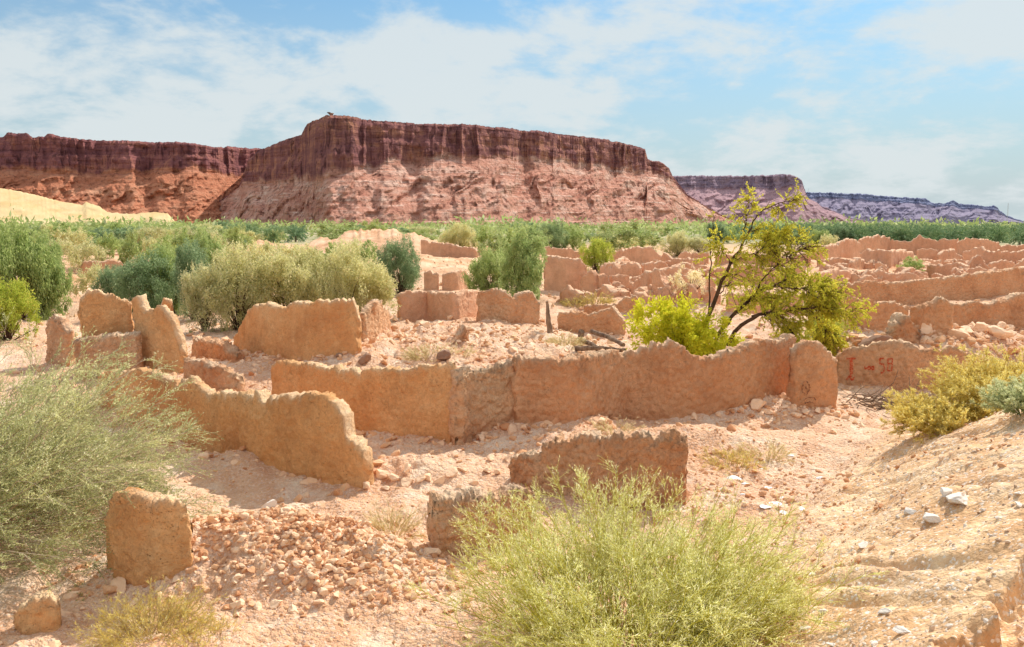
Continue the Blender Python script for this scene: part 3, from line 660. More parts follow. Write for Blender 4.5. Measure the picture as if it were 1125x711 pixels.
strokes(g, 'red_graffiti', rec, 966, 392, 15, 18, [[(.35, .1), (.05, .1), (.05, .45), (.3, .45), (.4, .7), (.3, .95), (.1, 1)], [(.62, .15), (.95, .1), (.95, .4), (.65, .42), (.62, .15)], [(.65, .42), (.6, .85), (.9, .85), (.95, .42)]], RED, .8)
g = wP; rec = [w for w in WALLS if w[0] is g][0]
strokes(g, 'brown_scrawl', rec, 880, 419, 10, 15, [[(.3, .1), (.6, 0), (.95, .3), (.95, .6), (.6, .95), (.2, .8), (.15, .4), (.4, .1)], [(.5, .35), (.6, .6)]], BROWN, .75)
strokes(g, 'brown_scrawl', rec, 883, 436, 13, 8, [[(0, .5), (.3, .1), (.9, .1), (1, .5)], [(.1, .9), (.5, .7), (.9, .9)]], BROWN, .5)
# ------------------------------------------------------------------ clods, rocks
def ico(sub):
    import bmesh
    bm = bmesh.new(); bmesh.ops.create_icosphere(bm, subdivisions=sub, radius=1)
    V = np.array([v.co[:] for v in bm.verts]); Fc = np.array([[v.index for v in f.verts] for f in bm.faces]); bm.free(); return V, Fc
I1, I2, I3 = ico(1), ico(2), ico(4)
def rockV(V, seed, ang=.5, flat=.7):
    rg = np.random.default_rng(seed)
    P = V.copy()
    for _ in range(9):
        d = rg.normal(size=3); d /= np.linalg.norm(d); k = rg.uniform(.32, .8)
        t = P@d; P = P-np.outer(np.clip(t-k, 0, 9)*(1-.1*ang), d)
    P = P*(1+.24*fbm3(P[:, 0]*2+seed, P[:, 1]*2, P[:, 2]*2, 2, seed)[:, None]+.05*fbm3(P[:, 0]*7+seed, P[:, 1]*7, P[:, 2]*7, 2, seed)[:, None])
    return P*np.array([1.15, .9, flat])
LIB1 = [rockV(I2[0], i) for i in range(10)]
def rotm(n, rg):
    a = rg.uniform(0, 6.28, n); b = rg.normal(0, .5, n); c = rg.normal(0, .5, n)
    ca, sa, cb, sb, cc, sc_ = np.cos(a), np.sin(a), np.cos(b), np.sin(b), np.cos(c), np.sin(c); o = np.ones(n); z = np.zeros(n)
    Rz = np.stack([ca, -sa, z, sa, ca, z, z, z, o], -1).reshape(n, 3, 3); Rx = np.stack([o, z, z, z, cb, -sb, z, sb, cb], -1).reshape(n, 3, 3)
    Ry = np.stack([cc, z, sc_, z, o, z, -sc_, z, cc], -1).reshape(n, 3, 3)
    return Rz@Rx@Ry
def scatter(name, X, Y, S, mat, label, low=False):
    Z = height(X, Y)
    n = len(X); M = rotm(n, R); vs = []; fs = []; c = 0
    lib = LIB1; base = I2
    if low: lib = [rockV(I1[0], i+30) for i in range(8)]; base = I1
    idx = R.integers(0, len(lib), n)
    for k in range(len(lib)):
        m = idx == k
        if not m.any(): continue
        P = np.einsum('nij,vj->nvi', M[m], lib[k])*S[m][:, None, None]
        P += np.stack([X[m], Y[m], Z[m]+S[m]*R.uniform(-.35, .3, m.sum())], -1)[:, None]
        q = m.sum(); nv = len(base[0])
        fs.append((base[1][None]+(c+np.arange(q)*nv)[:, None, None]).reshape(-1, 3)); vs.append(P.reshape(-1, 3)); c += q*nv
    o = mesh(name, np.concatenate(vs), np.concatenate(fs), mat, False)
    return kind(o, 'stuff', label)
xs, ys, sz = [], [], []
def spread(cx, cy, rx, ry, n, s0, s1, ex=1.0):
    a = R.normal(size=(n, 2))*.5
    xs.append(cx+a[:, 0]*rx); ys.append(cy+a[:, 1]*ry); sz.append(s0+(s1-s0)*R.random(n)**2.6*ex)
for o, cx, cy, gg, nx, ny, zt, Ym in WALLS:
    if Ym > 48: continue
    L = np.hypot(np.diff(cx), np.diff(cy)).sum(); n = int(L*46)
    k = R.integers(0, len(cx), n); off = R.normal(0, .45, n); off += np.sign(off)*.22
    xs.append(cx[k]+nx[k]*off); ys.append(cy[k]+ny[k]*off); sz.append(.014+.15*R.random(n)**3.6)
spread(-3.4, 11.35, 2.0, 1.1, 5200, .008, .085, .9); spread(-1.9, 10.9, 1.6, .8, 700, .02, .09)
spread(-2, 28, 7, 8, 2200, .03, .16); spread(6.5, 21.2, 2.5, 2, 900, .02, .12); spread(13.5, 27.5, 6, 2.5, 1300, .04, .24)
spread(1.0, 17, 3, 1.5, 500, .02, .09); spread(-10, 26, 6, 6, 900, .03, .14); spread(4.5, 15.5, 2, 4, 900, .015, .08)
X = R.uniform(-1, 1, 5200); Yy = 9+22*R.random(5200)**1.3
xs.append(X*Yy*.62); ys.append(Yy); sz.append(.012+.05*R.random(5200)**3)
X, Yy, S = np.concatenate(xs), np.concatenate(ys), np.concatenate(sz)
scatter('rubble', X, Yy, S, CLOD, 'small mud clods and crumbs littering the floor of the ruins')
n = 5200; Yy = 32+60*R.random(n)**1.4; X = R.uniform(-.62, .66, n)*Yy
scatter('far_rubble', X, Yy, .05+.22*R.random(n)**3, CLOD, 'scattered mud lumps between the distant ruined walls', True)
# gravel on the embankment
n = 6500; t = R.random(n); Yy = 4+17*t**1.2; X = R.uniform(-.1, .66, n)*Yy
d = toe_dist(X, Yy); m = d > .15
scatter('gravel', X[m], Yy[m], (.008+.036*R.random(m.sum())**3.5), GRAVEL, 'loose gravel strewn down the embankment slope', True)
PROTO = {}
def rock(name, label, cat, px, py, size, mat, seed=0, flat=.7, group=None, rz=None, tilt=0):
    key = (name, mat.name, seed % 6, flat)
    p = hit(px, py)
    if key not in PROTO:
        V = rockV(I3[0], seed % 6+50, flat=flat)
        V = V*(1+.03*fbm3(V[:, 0]*16, V[:, 1]*16, V[:, 2]*16, 2, 5)[:, None])
        o = mesh(name, V, I3[1], mat, False); PROTO[key] = o
    else:
        o = PROTO[key].copy(); COL.objects.link(o)
    o.location = (p[0], p[1], H1(p[0], p[1])+size*flat*.38)
    o.scale = (size, size*random.uniform(.75, 1), size*random.uniform(.8, 1.1)); o.rotation_euler = (tilt+random.uniform(-.2, .2), random.uniform(-.2, .2), rz if rz is not None else random.uniform(0, 6))
    tag(o, label, cat, group); return o
line = [(392, 522, .13), (402, 540, .12), (418, 523, .2), (432, 525, .15), (447, 520, .17), (449, 533, .15), (462, 531, .12), (470, 527, .13), (484, 528, .17), (497, 523, .13), (508, 518, .11), (520, 530, .1), (535, 521, .14), (548, 524, .1), (505, 535, .08), (540, 509, .1), (423, 538, .09), (560, 509, .12)]
for i, (a, b, s) in enumerate(line):
    rock('mud_rubble_block', 'rounded mud block in the tumbled line between the long wall and the low rough wall', 'rubble', a, b, s, CLOD, i, group='mud blocks tumbled in a line')
for i in range(60):
    a = random.gauss(335, 50); b = random.gauss(632, 24)
    rock('mud_clod', 'fist sized mud clod on the clod heap in front of the long tapering wall', 'clod', a, b, random.uniform(.045, .09), CLOD, i, group='mud clods on the heap')
for i, (a, b, s) in enumerate([(874, 462, .14), (884, 458, .17), (897, 457, .15), (909, 455, .12), (921, 460, .16), (930, 463, .14), (864, 468, .1), (890, 470, .1), (916, 474, .1), (947, 470, .12), (905, 480, .08), (940, 455, .13), (928, 446, .12), (940, 440, .1), (835, 447, .26), (845, 455, .13), (815, 455, .12)]):
    rock('mud_rubble_block', 'reddish mud block fallen at the foot of the broken pillar', 'rubble', a, b, s, CLOD, i+3, group='mud blocks below the pillar')
rock('boulder', 'grey crumbly lump crowning the clod heap', 'boulder', 298, 566, .2, STONE, 2)
rock('boulder', 'dark red boulder among pale rubble behind the straight smooth wall', 'boulder', 490, 397, .32, DARKROCK, 1)
rock('boulder', 'small blackish boulder left of the dark red one', 'boulder', 400, 397, .28, DARKROCK, 3)
rock('boulder', 'flat blackish slab at the foot of the broad tall panel', 'boulder', 372, 394, .22, DARKROCK, 4, flat=.4)
rock('boulder', 'brown boulder behind the graffiti wall crest', 'boulder', 960, 382, .62, DARKROCK, 5, flat=.62)
rock('boulder', 'reddish boulder on the rubble mound near the dead trunk', 'boulder', 579, 378, .25, CLOD, 2)
rock('boulder', 'rounded boulder behind the plain low wall', 'boulder', 481, 358, .36, CLOD, 4)
for i, (a, b, s, lb) in enumerate([(1050, 553, .22, 'large flat pale slab lying on the embankment slope'), (1024, 574, .15, 'pale stone just below the large flat slab'), (998, 563, .12, 'brownish oblong stone left of the flat slab'),
        (950, 600, .09, 'white flat stone alone halfway down the slope'), (1120, 558, .08, 'small grey stone at the frame edge of the slope'), (994, 690, .085, 'white angular stone low on the slope'),
        (972, 675, .075, 'pale cube shaped stone low on the slope'), (892, 632, .13, 'whitish stone just right of the broom bush'), (905, 672, .07, 'grey stone beneath the broom bush edge'),
        (885, 690, .07, 'rough grey stone at the broom bush foot'), (915, 702, .06, 'small angular stone lowest on the slope'), (962, 702, .05, 'tiny white stone low on the slope'), (1118, 546, .07, 'light stone resting on the upper slope'), (1038, 545, .12, 'tilted pale stone touching the flat slab')]):
    rock('stone', lb, 'stone', a, b, s, STONE, i, flat=.42)
for i, (a, b, s) in enumerate([(806, 528, .17), (820, 533, .14), (835, 520, .1), (853, 553, .16), (858, 545, .11), (842, 565, .12), (862, 568, .1), (870, 505, .12), (832, 512, .1), (880, 560, .09), (795, 540, .09), (845, 535, .09), (900, 530, .08), (815, 548, .09)]):
    rock('pale_flake', 'thin whitish flake lying on the debris below the pillar', 'flake', a, b, s, LITTER, i, flat=.16, group='whitish flakes on the debris')
for i in range(34):
    a = random.uniform(1005, 1120); b = random.uniform(358, 378)-(a-1005)*.05
    rock('mud_rubble_block', 'pale mud block in the bright heap behind the graffiti wall', 'rubble', a, b, random.uniform(.15, .42), CLOD, i, group='mud blocks behind the graffiti wall')
for i in range(26):
    a = random.uniform(430, 600); b = random.uniform(352, 388)
    rock('mud_rubble_block', 'weathered mud block on the rubble mound behind the straight wall', 'rubble', a, b, random.uniform(.1, .26), CLOD, i, group='mud blocks on the rubble mound')
# ------------------------------------------------------------------ plants
def unit(v): return v/(np.linalg.norm(v, axis=-1, keepdims=True)+1e-9)
def paths(P0, D, L, K, bend, wig, rg):
    """curved paths: P0 (S,3) start, D (S,3) direction, L (S,), bend (3,) or (S,3) pull per length"""
    S = len(P0); out = np.zeros((S, K, 3)); out[:, 0] = P0; d = unit(D)
    for k in range(1, K):
        d = unit(d+np.asarray(bend)/(K-1)+rg.normal(size=(S, 3))*wig/math.sqrt(K-1))
        out[:, k] = out[:, k-1]+d*(L/(K-1))[:, None]
    return out
def spawn(P, n, Lr, ang, K, bend, wig, rg, t0=.2, t1=1., taper=.5):
    S, K0, _ = P.shape; t = rg.uniform(t0, t1, (S, n)); f = t*(K0-1); i = np.minimum(f.astype(int), K0-2); w = (f-i)[..., None]
    si = np.arange(S)[:, None]
    a, b = P[si, i], P[si, i+1]; p = a*(1-w)+b*w; tg = unit(b-a)
    r = unit(rg.normal(size=p.shape)); perp = unit(r-(r*tg).sum(-1, keepdims=True)*tg)
    an = ang*rg.uniform(.6, 1.3, (S, n))[..., None]
    D = tg*np.cos(an)+perp*np.sin(an); L = rg.uniform(Lr[0], Lr[1], (S, n))*(1-taper*t)
    return paths(p.reshape(-1, 3), D.reshape(-1, 3), L.ravel(), K, bend, wig, rg)
def tubes(P, r0, r1, sides=3):
    S, K, _ = P.shape; T = unit(np.gradient(P, axis=1)); up = np.array([.31, .17, .93]); a = unit(np.cross(T, up)); b = np.cross(T, a)
    rr = np.broadcast_to((np.asarray(r0)*np.ones(S))[:, None], (S, K))*(1-np.linspace(0, 1, K))+np.linspace(0, 1, K)*(np.asarray(r1)*np.ones(S))[:, None]
    th = np.arange(sides)*2*math.pi/sides
    V = P[:, :, None]+rr[:, :, None, None]*(np.cos(th)[:, None]*a[:, :, None]+np.sin(th)[:, None]*b[:, :, None])
    f = grid_faces(K, sides, True)
    return V.reshape(-1, 3), (f[None]+(np.arange(S)*K*sides)[:, None, None]).reshape(-1, 4)
def leaves_on(P, n, l, w, rg, spread=.8, t0=.05, down=0):
    S, K, _ = P.shape; t = rg.uniform(t0, 1, (S, n)); f = t*(K-1); i = np.minimum(f.astype(int), K-2); q = (f-i)[..., None]; si = np.arange(S)[:, None]
    a, b = P[si, i], P[si, i+1]; p = (a*(1-q)+b*q).reshape(-1, 3); tg = unit(b-a).reshape(-1, 3)
    D = unit(tg+spread*rg.normal(size=p.shape)+np.array([0, 0, -down])); return leaf_quads(p, D, l, w, rg)
def leaf_quads(p, D, l, w, rg):
    n = len(p); sd = unit(np.cross(D, rg.normal(size=(n, 3)))); L = (l*rg.uniform(.6, 1.3, n))[:, None]; W = (w*rg.uniform(.6, 1.3, n))[:, None]
    V = np.stack([p, p+D*L*.45+sd*W*.5, p+D*L, p+D*L*.45-sd*W*.5], 1).reshape(-1, 3)
    return V, np.arange(n*4).reshape(n, 4)
def merge(parts):
    V = []; Fq = []; T = []; c = 0
    for v, f, t in parts:
        V.append(v); Fq.append(f+c); c += len(v); T.append(t)
    return np.concatenate(V), Fq, np.concatenate(T)
def tnt(V, per, rg, light=None, k=.35):
    """tint: R shade between dark and light, G per-leaf random"""
    n = len(V)//per; r = np.repeat(rg.random(n), per); g_ = np.repeat(rg.random(n), per)
    c = .5+.5*fbm3(V[:, 0]*2.2, V[:, 1]*2.2, V[:, 2]*2.2, 2, 3)*1.4 if light is None else light
    return np.stack([np.clip((1-k)*c+k*r, 0, 1), g_, g_*0], -1)

def broom(name, label, cat, px, Y, n1, L, rad, leaf_m, twig_m, seed, lean=(0, 0, 0), up=1.1, twigs=(5, 4), tl=(.25, .5), leafn=10, ls=(.03, .007), K=9, rt=.004, openn=.9, ang=.45, group=None, grav=-.25, base=None, leafup=0, drytips=0.):
    rg = np.random.default_rng(seed)
    p = on_ground(px, Y) if base is None else np.array(base)
    root = tag(empty(name, p), label, cat, group)
    a = rg.uniform(0, 6.283, n1); q = np.sqrt(rg.random(n1))
    P0 = np.stack([np.cos(a)*q*rad, np.sin(a)*q*rad, -.05*np.ones(n1)], -1)
    D = np.stack([np.cos(a)*q*openn, np.sin(a)*q*openn, up+0*a], -1)+np.array(lean)+rg.normal(size=(n1, 3))*.22
    Ls = L*rg.uniform(.55, 1.05, n1)
    A = paths(P0, D, Ls, K, (lean[0]*.5, lean[1]*.5, grav), .28, rg)
    B = spawn(A, twigs[0], (tl[0]*L, tl[1]*L), ang, 6, (lean[0]*.3, lean[1]*.3, grav*.3), .25, rg, .25, .97)
    C = spawn(B, twigs[1], (tl[0]*L*.45, tl[1]*L*.45), ang, 4, (0, 0, .05), .2, rg, .1, .95)
    v1, f1 = tubes(A, rt*2.2, rt*.7); v2, f2 = tubes(B, rt*.9, rt*.4)
    st = mesh('stems', np.concatenate([v1, v2]), np.concatenate([f1, f2+len(v1)]), twig_m, True, parent=root)
    v3, f3 = tubes(C, rt*.6, rt*.25)
    v4, f4 = leaves_on(C, leafn, ls[0], ls[1], rg, .55, down=-leafup); v5, f5 = leaves_on(B, leafn, ls[0], ls[1], rg, .6, .3, down=-leafup)
    allv = np.concatenate([v3, v4, v5])
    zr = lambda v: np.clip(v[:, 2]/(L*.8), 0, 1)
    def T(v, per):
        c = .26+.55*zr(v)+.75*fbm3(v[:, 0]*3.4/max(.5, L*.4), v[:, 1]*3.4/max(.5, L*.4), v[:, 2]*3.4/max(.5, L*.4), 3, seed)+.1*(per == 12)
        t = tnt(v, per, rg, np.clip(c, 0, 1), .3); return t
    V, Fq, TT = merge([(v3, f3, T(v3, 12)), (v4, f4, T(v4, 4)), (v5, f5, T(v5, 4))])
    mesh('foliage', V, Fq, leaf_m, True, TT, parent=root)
    return root
# big feathery shrub at the left, stems leaning to the right
broom('feathery_shrub', 'large feathery grey green shrub arching over the square wall stub', 'shrub', -95, 11.9, 230, 3.95, .9, L_SHRUB, L_TWIG, 11, lean=(.42, .0, 0), up=1.0, twigs=(9, 6), tl=(.16, .34), leafn=14, ls=(.042, .012), rt=.0048, openn=.95, ang=.42, grav=-.5, leafup=.25)
broom('feathery_shrub', 'second feathery shrub at the frame edge, taller and paler, behind the large one', 'shrub', 10, 15.0, 70, 3.3, .7, L_SHRUB, L_TWIG, 12, lean=(.25, 0, 0), up=1.1, twigs=(8, 6), tl=(.16, .34), leafn=9, ls=(.045, .012), rt=.005, grav=-.4)
broom('broom_bush', 'large pale yellow green broom bush with wispy stems, nearest the viewer', 'bush', 690, 8.9, 330, 2.15, .85, L_BROOM, L_BROOM, 21, lean=(.05, 0, 0), up=1.0, twigs=(8, 6), tl=(.16, .32), leafn=5, ls=(.042, .0062), rt=.0044, openn=1.05, ang=.62, grav=-.22, leafup=.3)
broom('broom_bush', 'sparser straw coloured broom bush leaning over the embankment foot', 'bush', 792, 8.9, 80, 1.6, .4, L_BROOM, L_BROOM, 22, lean=(.12, 0, 0), up=1.1, twigs=(7, 5), tl=(.16, .32), leafn=4, ls=(.035, .0045), rt=.0036, ang=.4, grav=-.12, leafup=.5)
broom('dry_bush', 'rounded ochre and yellow bush on the edge of the slope', 'bush', 1046, 14.8, 300, .92, .55, L_OCHRE, L_OCHRE, 31, up=.8, twigs=(7, 5), tl=(.16, .3), leafn=7, ls=(.04, .009), rt=.004, openn=1.2, ang=.5, grav=-.25)
broom('dry_bush', 'yellow green bush behind the ochre bush', 'bush', 1108, 15.0, 300, 1.15, .6, L_OCHRE, L_OCHRE, 32, up=.9, twigs=(7, 5), tl=(.16, .3), leafn=7, ls=(.04, .009), rt=.004, openn=1.1, ang=.5, grav=-.25)
broom('desert_bush', 'pale blue green bush beside the yellow one', 'bush', 1140, 12.0, 170, .58, .35, L_AQUA, L_AQUA, 33, up=.9, twigs=(7, 5), tl=(.16, .3), leafn=7, ls=(.04, .007), rt=.0035, openn=1.1, ang=.45, grav=-.15)
tuft = [(165, 700, 1.0, 260, .5, 'dry yellow grass tuft at the bottom edge near the feathery shrub'), (215, 708, .6, 120, .4, 'small yellow tuft right of the bottom edge grass'), (430, 588, .95, 120, .35, 'dry straw tuft between the clod heap and broken wall end'), (676, 478, .8, 90, .4, 'dead pale tuft in the shade of the longest curved wall'),
        (805, 512, .75, 150, .6, 'yellow tuft at the end of the low rough wall'), (842, 503, .8, 110, .4, 'straw tuft beside the whitish flakes'), (470, 392, .8, 120, .7, 'yellow tuft left of the dark red boulder'), (500, 390, .6, 90, .6, 'pale tuft behind the dark red boulder'),
        (622, 380, .9, 100, .6, 'pale grass tuft beside the dead trunk'), (655, 334, .8, 110, .9, 'bright yellow tuft on the open ground'), (632, 336, .6, 80, .7, 'small yellow tuft left of the bright one'), (560, 376, .35, 50, .3, 'tiny tuft on the rubble mound'), (760, 380, .5, 60, .4, 'tuft showing above the curved wall crest')]
for i, (a, b, L, n1, rad, lb) in enumerate(tuft):
    p = hit(a, b)
    broom('grass_tuft', lb, 'tuft', 0, 0, n1, L*.62*max(1, p[1]/26), rad*.7, L_DRY if i not in (0, 1, 4, 9, 10) else L_OCHRE, L_DRY, 40+i, up=.8, twigs=(3, 2), tl=(.2, .4), leafn=3, ls=(.05, .005*max(1, p[1]/16)), rt=.003*max(1, p[1]/14), openn=1.2, ang=.35, grav=-.3, base=p, K=6)
# sparse tree behind the curved wall
def tree_main():
    rg = np.random.default_rng(5)
    b = on_ground(776, 26.0); k = 26/900.
    root = tag(empty('acacia_tree', b), 'sparse many stemmed tree with yellow green leaves behind the curved wall', 'tree')
    def P(px, py, dy=0):
        q = at_depth(px, py, 26.0+dy); return q-b
    limbs = [([(772, 392), (776, 362), (784, 330), (800, 296), (816, 268), (826, 250)], .11, .03), ([(778, 392), (785, 372), (806, 345), (828, 326), (850, 312), (876, 304)], .10, .03),
             ([(786, 390), (804, 365), (826, 348), (850, 345), (872, 338), (905, 338), (935, 343)], .10, .018), ([(826, 250), (832, 236), (848, 226), (862, 221), (878, 219)], .032, .010),
             ([(776, 380), (779, 340), (780, 300), (781, 262), (786, 236)], .045, .010), ([(826, 348), (846, 344), (864, 352), (872, 372), (878, 392)], .055, .016), ([(816, 268), (818, 250), (821, 235), (823, 222)], .035, .010),
             ([(784, 330), (796, 316), (806, 306), (812, 296)], .03, .008), ([(828, 326), (842, 300), (862, 284), (882, 272)], .035, .010), ([(872, 338), (896, 346), (908, 360), (912, 374)], .035, .010),
             ([(850, 312), (868, 318), (890, 318), (912, 326)], .03, .009), ([(806, 285), (822, 282), (842, 270), (862, 262)], .03, .009), ([(772, 385), (764, 360), (752, 345)], .03, .01), ([(803, 290), (792, 272), (790, 258)], .02, .007)]
    VV = []; FF = []; c = 0; PL = []
    for li, (pts, r0, r1) in enumerate(limbs):
        q = np.array([P(a, bb, dy=(.9*math.sin(li*2.3)*i/(len(pts)))) for i, (a, bb) in enumerate(pts)])
        if li in (0, 1, 2, 4, 12): q[0, 2] = -.2
        t = np.linspace(0, len(pts)-1, 22); w = np.stack([np.interp(t, range(len(pts)), q[:, j]) for j in range(3)], -1)
        for _ in range(2): w[1:-1] = (w[:-2]+2*w[1:-1]+w[2:])/4
        w[1:-1] += .03*rg.normal(size=(20, 3))
        v, f = tubes(w[None], r0*.8, r1*.9, 8); VV.append(v); FF.append(f+c); c += len(v); PL.append(w[8:])
        o = None
    mesh('trunk', np.concatenate(VV), np.concatenate(FF), BARK, True, parent=root)
    # twigs everywhere on the outer limbs
    tw = []
    for i, w in enumerate(PL):
        m = {0: 16, 1: 60, 2: 80, 3: 14, 4: 6, 5: 60, 6: 14, 7: 8, 8: 60, 9: 46, 10: 60, 11: 50, 12: 34, 13: 10}[i]
        tw.append(spawn(w[None], m, (.45, .95) if i not in (0, 3, 4, 6, 13) else (.25, .6), .8, 6, (0, 0, -.35), .3, rg, 0, 1, .2))
    tw = np.concatenate(tw); t2 = spawn(tw, 6, (.25, .6), .8, 5, (0, 0, -.3), .3, rg, .15, 1, .3)
    v1, f1 = tubes(tw, .011, .004); v2, f2 = tubes(t2, .005, .002)
    mesh('twigs', np.concatenate([v1, v2]), np.concatenate([f1, f2+len(v1)]), BARK, True, parent=root)
    keep = rg.random(len(t2)) < np.clip(.78+.9*vn(t2[:, 0, 0]*1.1, t2[:, 0, 1]*1.1, t2[:, 0, 2]*1.3, 77), .12, 1)
    t2 = t2[keep]
    v, f = leaves_on(t2, 36, .066, .030, rg, .9, .1, down=.3)
    c = np.clip(.5+.75*fbm3(v[:, 0]*1.3, v[:, 1]*1.3, v[:, 2]*1.5, 2, 8), 0, 1)
    mesh('crown', v, f, L_TREE, True, tnt(v, 4, rg, c, .3), parent=root)
tree_main()
# crown-of-clumps bush, unit height
def leafy(name, seed, n_cl, per, ls, mat, wx=.62, droop=.6, lobes=7, low=0., bark=True, gap=.25, ball=False):
    rg = np.random.default_rng(seed)
    root = empty(name, (0, 0, 0))
    lob = []
    for i in range(lobes):
        a = i*2.4+rg.uniform(-.4, .4); q = wx*math.sqrt((i+.5)/lobes)*.72
        h = (1-.55*(q/wx)**2)*rg.uniform(.74, 1.0)
        lob.append((q*math.cos(a), q*math.sin(a), h))
    cl = []
    while len(cl) < n_cl:
        lx, ly, lh = lob[rg.integers(lobes)]
        r = wx*.42
        d = unit(rg.normal(size=3)); rr = rg.random()**.33
        hz = lh*.5*(1-low)
        if rg.random() < .66: p = np.array([lx, ly, lh-.24])+d*rr*np.array([r, r, .24])*(.8+.4*_h(np.array([lx*50]), np.array([ly*50]), np.array([0.]), 2)[0])
        else: p = np.array([lx, ly, low+hz])+d*rr*np.array([r, r, hz])
        if p[2] < .02: continue
        if vn(np.array([p[0]*5]), np.array([p[1]*5]), np.array([p[2]*5]), seed)[0] < -1+gap*2-.6+.0: continue
        cl.append(p)
    cl = np.array(cl); n = n_cl
    size = rg.uniform(.035, .085, n)
    c0 = np.repeat(cl, per, 0); u = rg.normal(size=(n*per, 3))*np.repeat(size, per)[:, None]*np.array([.55, .55, .7])
    p = c0+u
    p[:, 2] = np.abs(p[:, 2])
    out = unit(p-np.array([0, 0, .4])); D = unit(out*.7+np.array([0, 0, -droop])+.6*rg.normal(size=p.shape))
    v, f = leaf_quads(p, D, ls, ls*.36, rg)
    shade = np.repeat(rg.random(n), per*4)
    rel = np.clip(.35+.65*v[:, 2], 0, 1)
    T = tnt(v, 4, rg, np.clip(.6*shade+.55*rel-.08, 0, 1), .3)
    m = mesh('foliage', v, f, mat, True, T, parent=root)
    if bark:
        ids = rg.integers(0, n, 46); e = cl[ids]
        P0 = np.stack([rg.normal(0, .02, 46), rg.normal(0, .02, 46), -.02*np.ones(46)], -1)
        t = np.linspace(0, 1, 7)[None, :, None]
        mid_ = (P0+e)/2*np.array([.7, .7, 1.1])
        Q = (1-t)**2*P0[:, None]+2*t*(1-t)*mid_[:, None]+t**2*e[:, None]; Q += rg.normal(size=Q.shape)*.006
        a, b = tubes(Q, .009, .002, 4); mesh('stems', a, b, BARK, True, parent=root)
    return root
USED = {}
TPL = {}
def bush(kindn, label, px, base, top, width, mat=None, group=None, cat='bush', rz=None):
    """base: pixel row of the foot on the ground (or (None,Y)); top: row of the crown; width in pixels"""
    p = hit(px, base) if not isinstance(base, tuple) else on_ground(px, base[1])
    Y = p[1]; z = H1(p[0], p[1]); hgt = at_depth(px, top, Y)[2]-z; w = width/F*Y
    t = TPL[kindn]
    if kindn not in USED: o = t; USED[kindn] = 1
    else: o = copy_tree(t)
    o.location = (p[0], p[1], z-.03*hgt); o.rotation_euler.z = random.uniform(0, 6.28) if rz is None else rz
    base_w = 1.24 if kindn not in NARROW else NARROW[kindn]
    o.scale = (w/base_w, w/base_w, hgt*1.2); tag(o, label, cat, group)
    if 'kind' in o: del o['kind']
    return o
NARROW = {}
TPL['grey'] = leafy('tamarisk_bush', 301, 230, 110, .036, L_GREY, droop=.1, lobes=9)
TPL['grey2'] = leafy('tamarisk_bush', 302, 230, 110, .034, L_GREY, droop=.0, lobes=6)
TPL['willow'] = leafy('willow_bush', 303, 240, 110, .040, L_WILLOW, droop=1.2, lobes=7)
TPL['willow2'] = leafy('willow_bush', 304, 220, 110, .040, L_WILLOW, droop=1.2, lobes=5)
TPL['teal'] = leafy('desert_tree', 305, 240, 100, .036, L_TEAL, droop=.9, lobes=8)
TPL['teal2'] = leafy('desert_tree', 306, 220, 100, .036, L_TEAL, droop=.6, lobes=6)
TPL['yg'] = leafy('desert_bush', 307, 170, 100, .042, L_YG, droop=.2, lobes=7)
TPL['bright'] = leafy('leafy_bush', 308, 170, 90, .050, L_BRIGHT, droop=.1, lobes=8, gap=.1)
TPL['dry'] = leafy('twiggy_bush', 309, 60, 60, .05, L_DRY, droop=-.3, lobes=7)
TPL['belt1'] = leafy('scrub_bush', 310, 90, 40, .075, L_FAR, droop=.1, lobes=6, bark=False)
TPL['belt2'] = leafy('scrub_bush', 311, 90, 40, .075, L_WILLOW, droop=.1, lobes=8, bark=False)
TPL['belt3'] = leafy('scrub_bush', 312, 90, 40, .07, L_GREY, droop=.1, lobes=7, bark=False)
TPL['belt4'] = leafy('scrub_bush', 313, 90, 40, .075, L_TEAL, droop=.1, lobes=7, bark=False)
bush('bright', 'bright yellow green leafy bush at the foot of the sparse tree', 742, (None, 25.6), 328, 112)
bush('bright', 'small bright leafy clump on the far side of the tree foot', 800, (None, 26.6), 368, 44)
bush('yg', 'yellow green clump hanging at the right end of the sparse tree', 905, (None, 27.5), 345, 52)
bush('willow', 'tall drooping grey green tree at the frame edge, above the feathery shrub', 22, 352, 240, 88, cat='tree')
bush('willow2', 'drooping tree standing right of the tall frame edge tree', 52, 348, 262, 60, cat='tree')
bush('yg', 'low yellow green bush in front of the frame edge trees', 10, 375, 310, 72)
bush('teal', 'blue green bush just behind the spiked ruin wall', 172, 350, 280, 88)
bush('teal2', 'blue green bush lower on the left of the spiked wall bushes', 130, 335, 290, 52)
bush('teal2', 'dark bush between the blue green and grey green masses', 212, 352, 262, 56)
bush('willow2', 'light green crown behind the dark bush', 232, 330, 256, 60)
bush('willow', 'full green bush wedged between the blue green and dark bushes', 190, 346, 268, 66)
bush('belt3', 'pale grey bush leaning on the left side of the blue green bushes', 108, 330, 286, 50)
bush('grey2', 'rounded grey bush filling the gap above the crumbling bank', 226, 366, 292, 56)
bush('grey', 'broad grey green tamarisk left of the smooth panel', 262, 362, 272, 92)
bush('grey2', 'middle tamarisk rising over the notch of the smooth panel', 318, 356, 270, 112)
bush('grey', 'tamarisk with feathery top right above the smooth panel', 380, 356, 268, 104)
bush('grey2', 'dark centred tamarisk behind the small pale fragment', 347, 362, 290, 60)
bush('grey2', 'low tamarisk skirt just left of the plain low wall', 412, 352, 290, 52)
bush('teal', 'dark rounded bush above the plain low wall', 440, 322, 262, 58)
bush('willow', 'light green rounded bush left of its darker twin', 540, 326, 272, 60)
bush('willow2', 'taller drooping bush touching the two tiered wall', 574, 334, 256, 68)
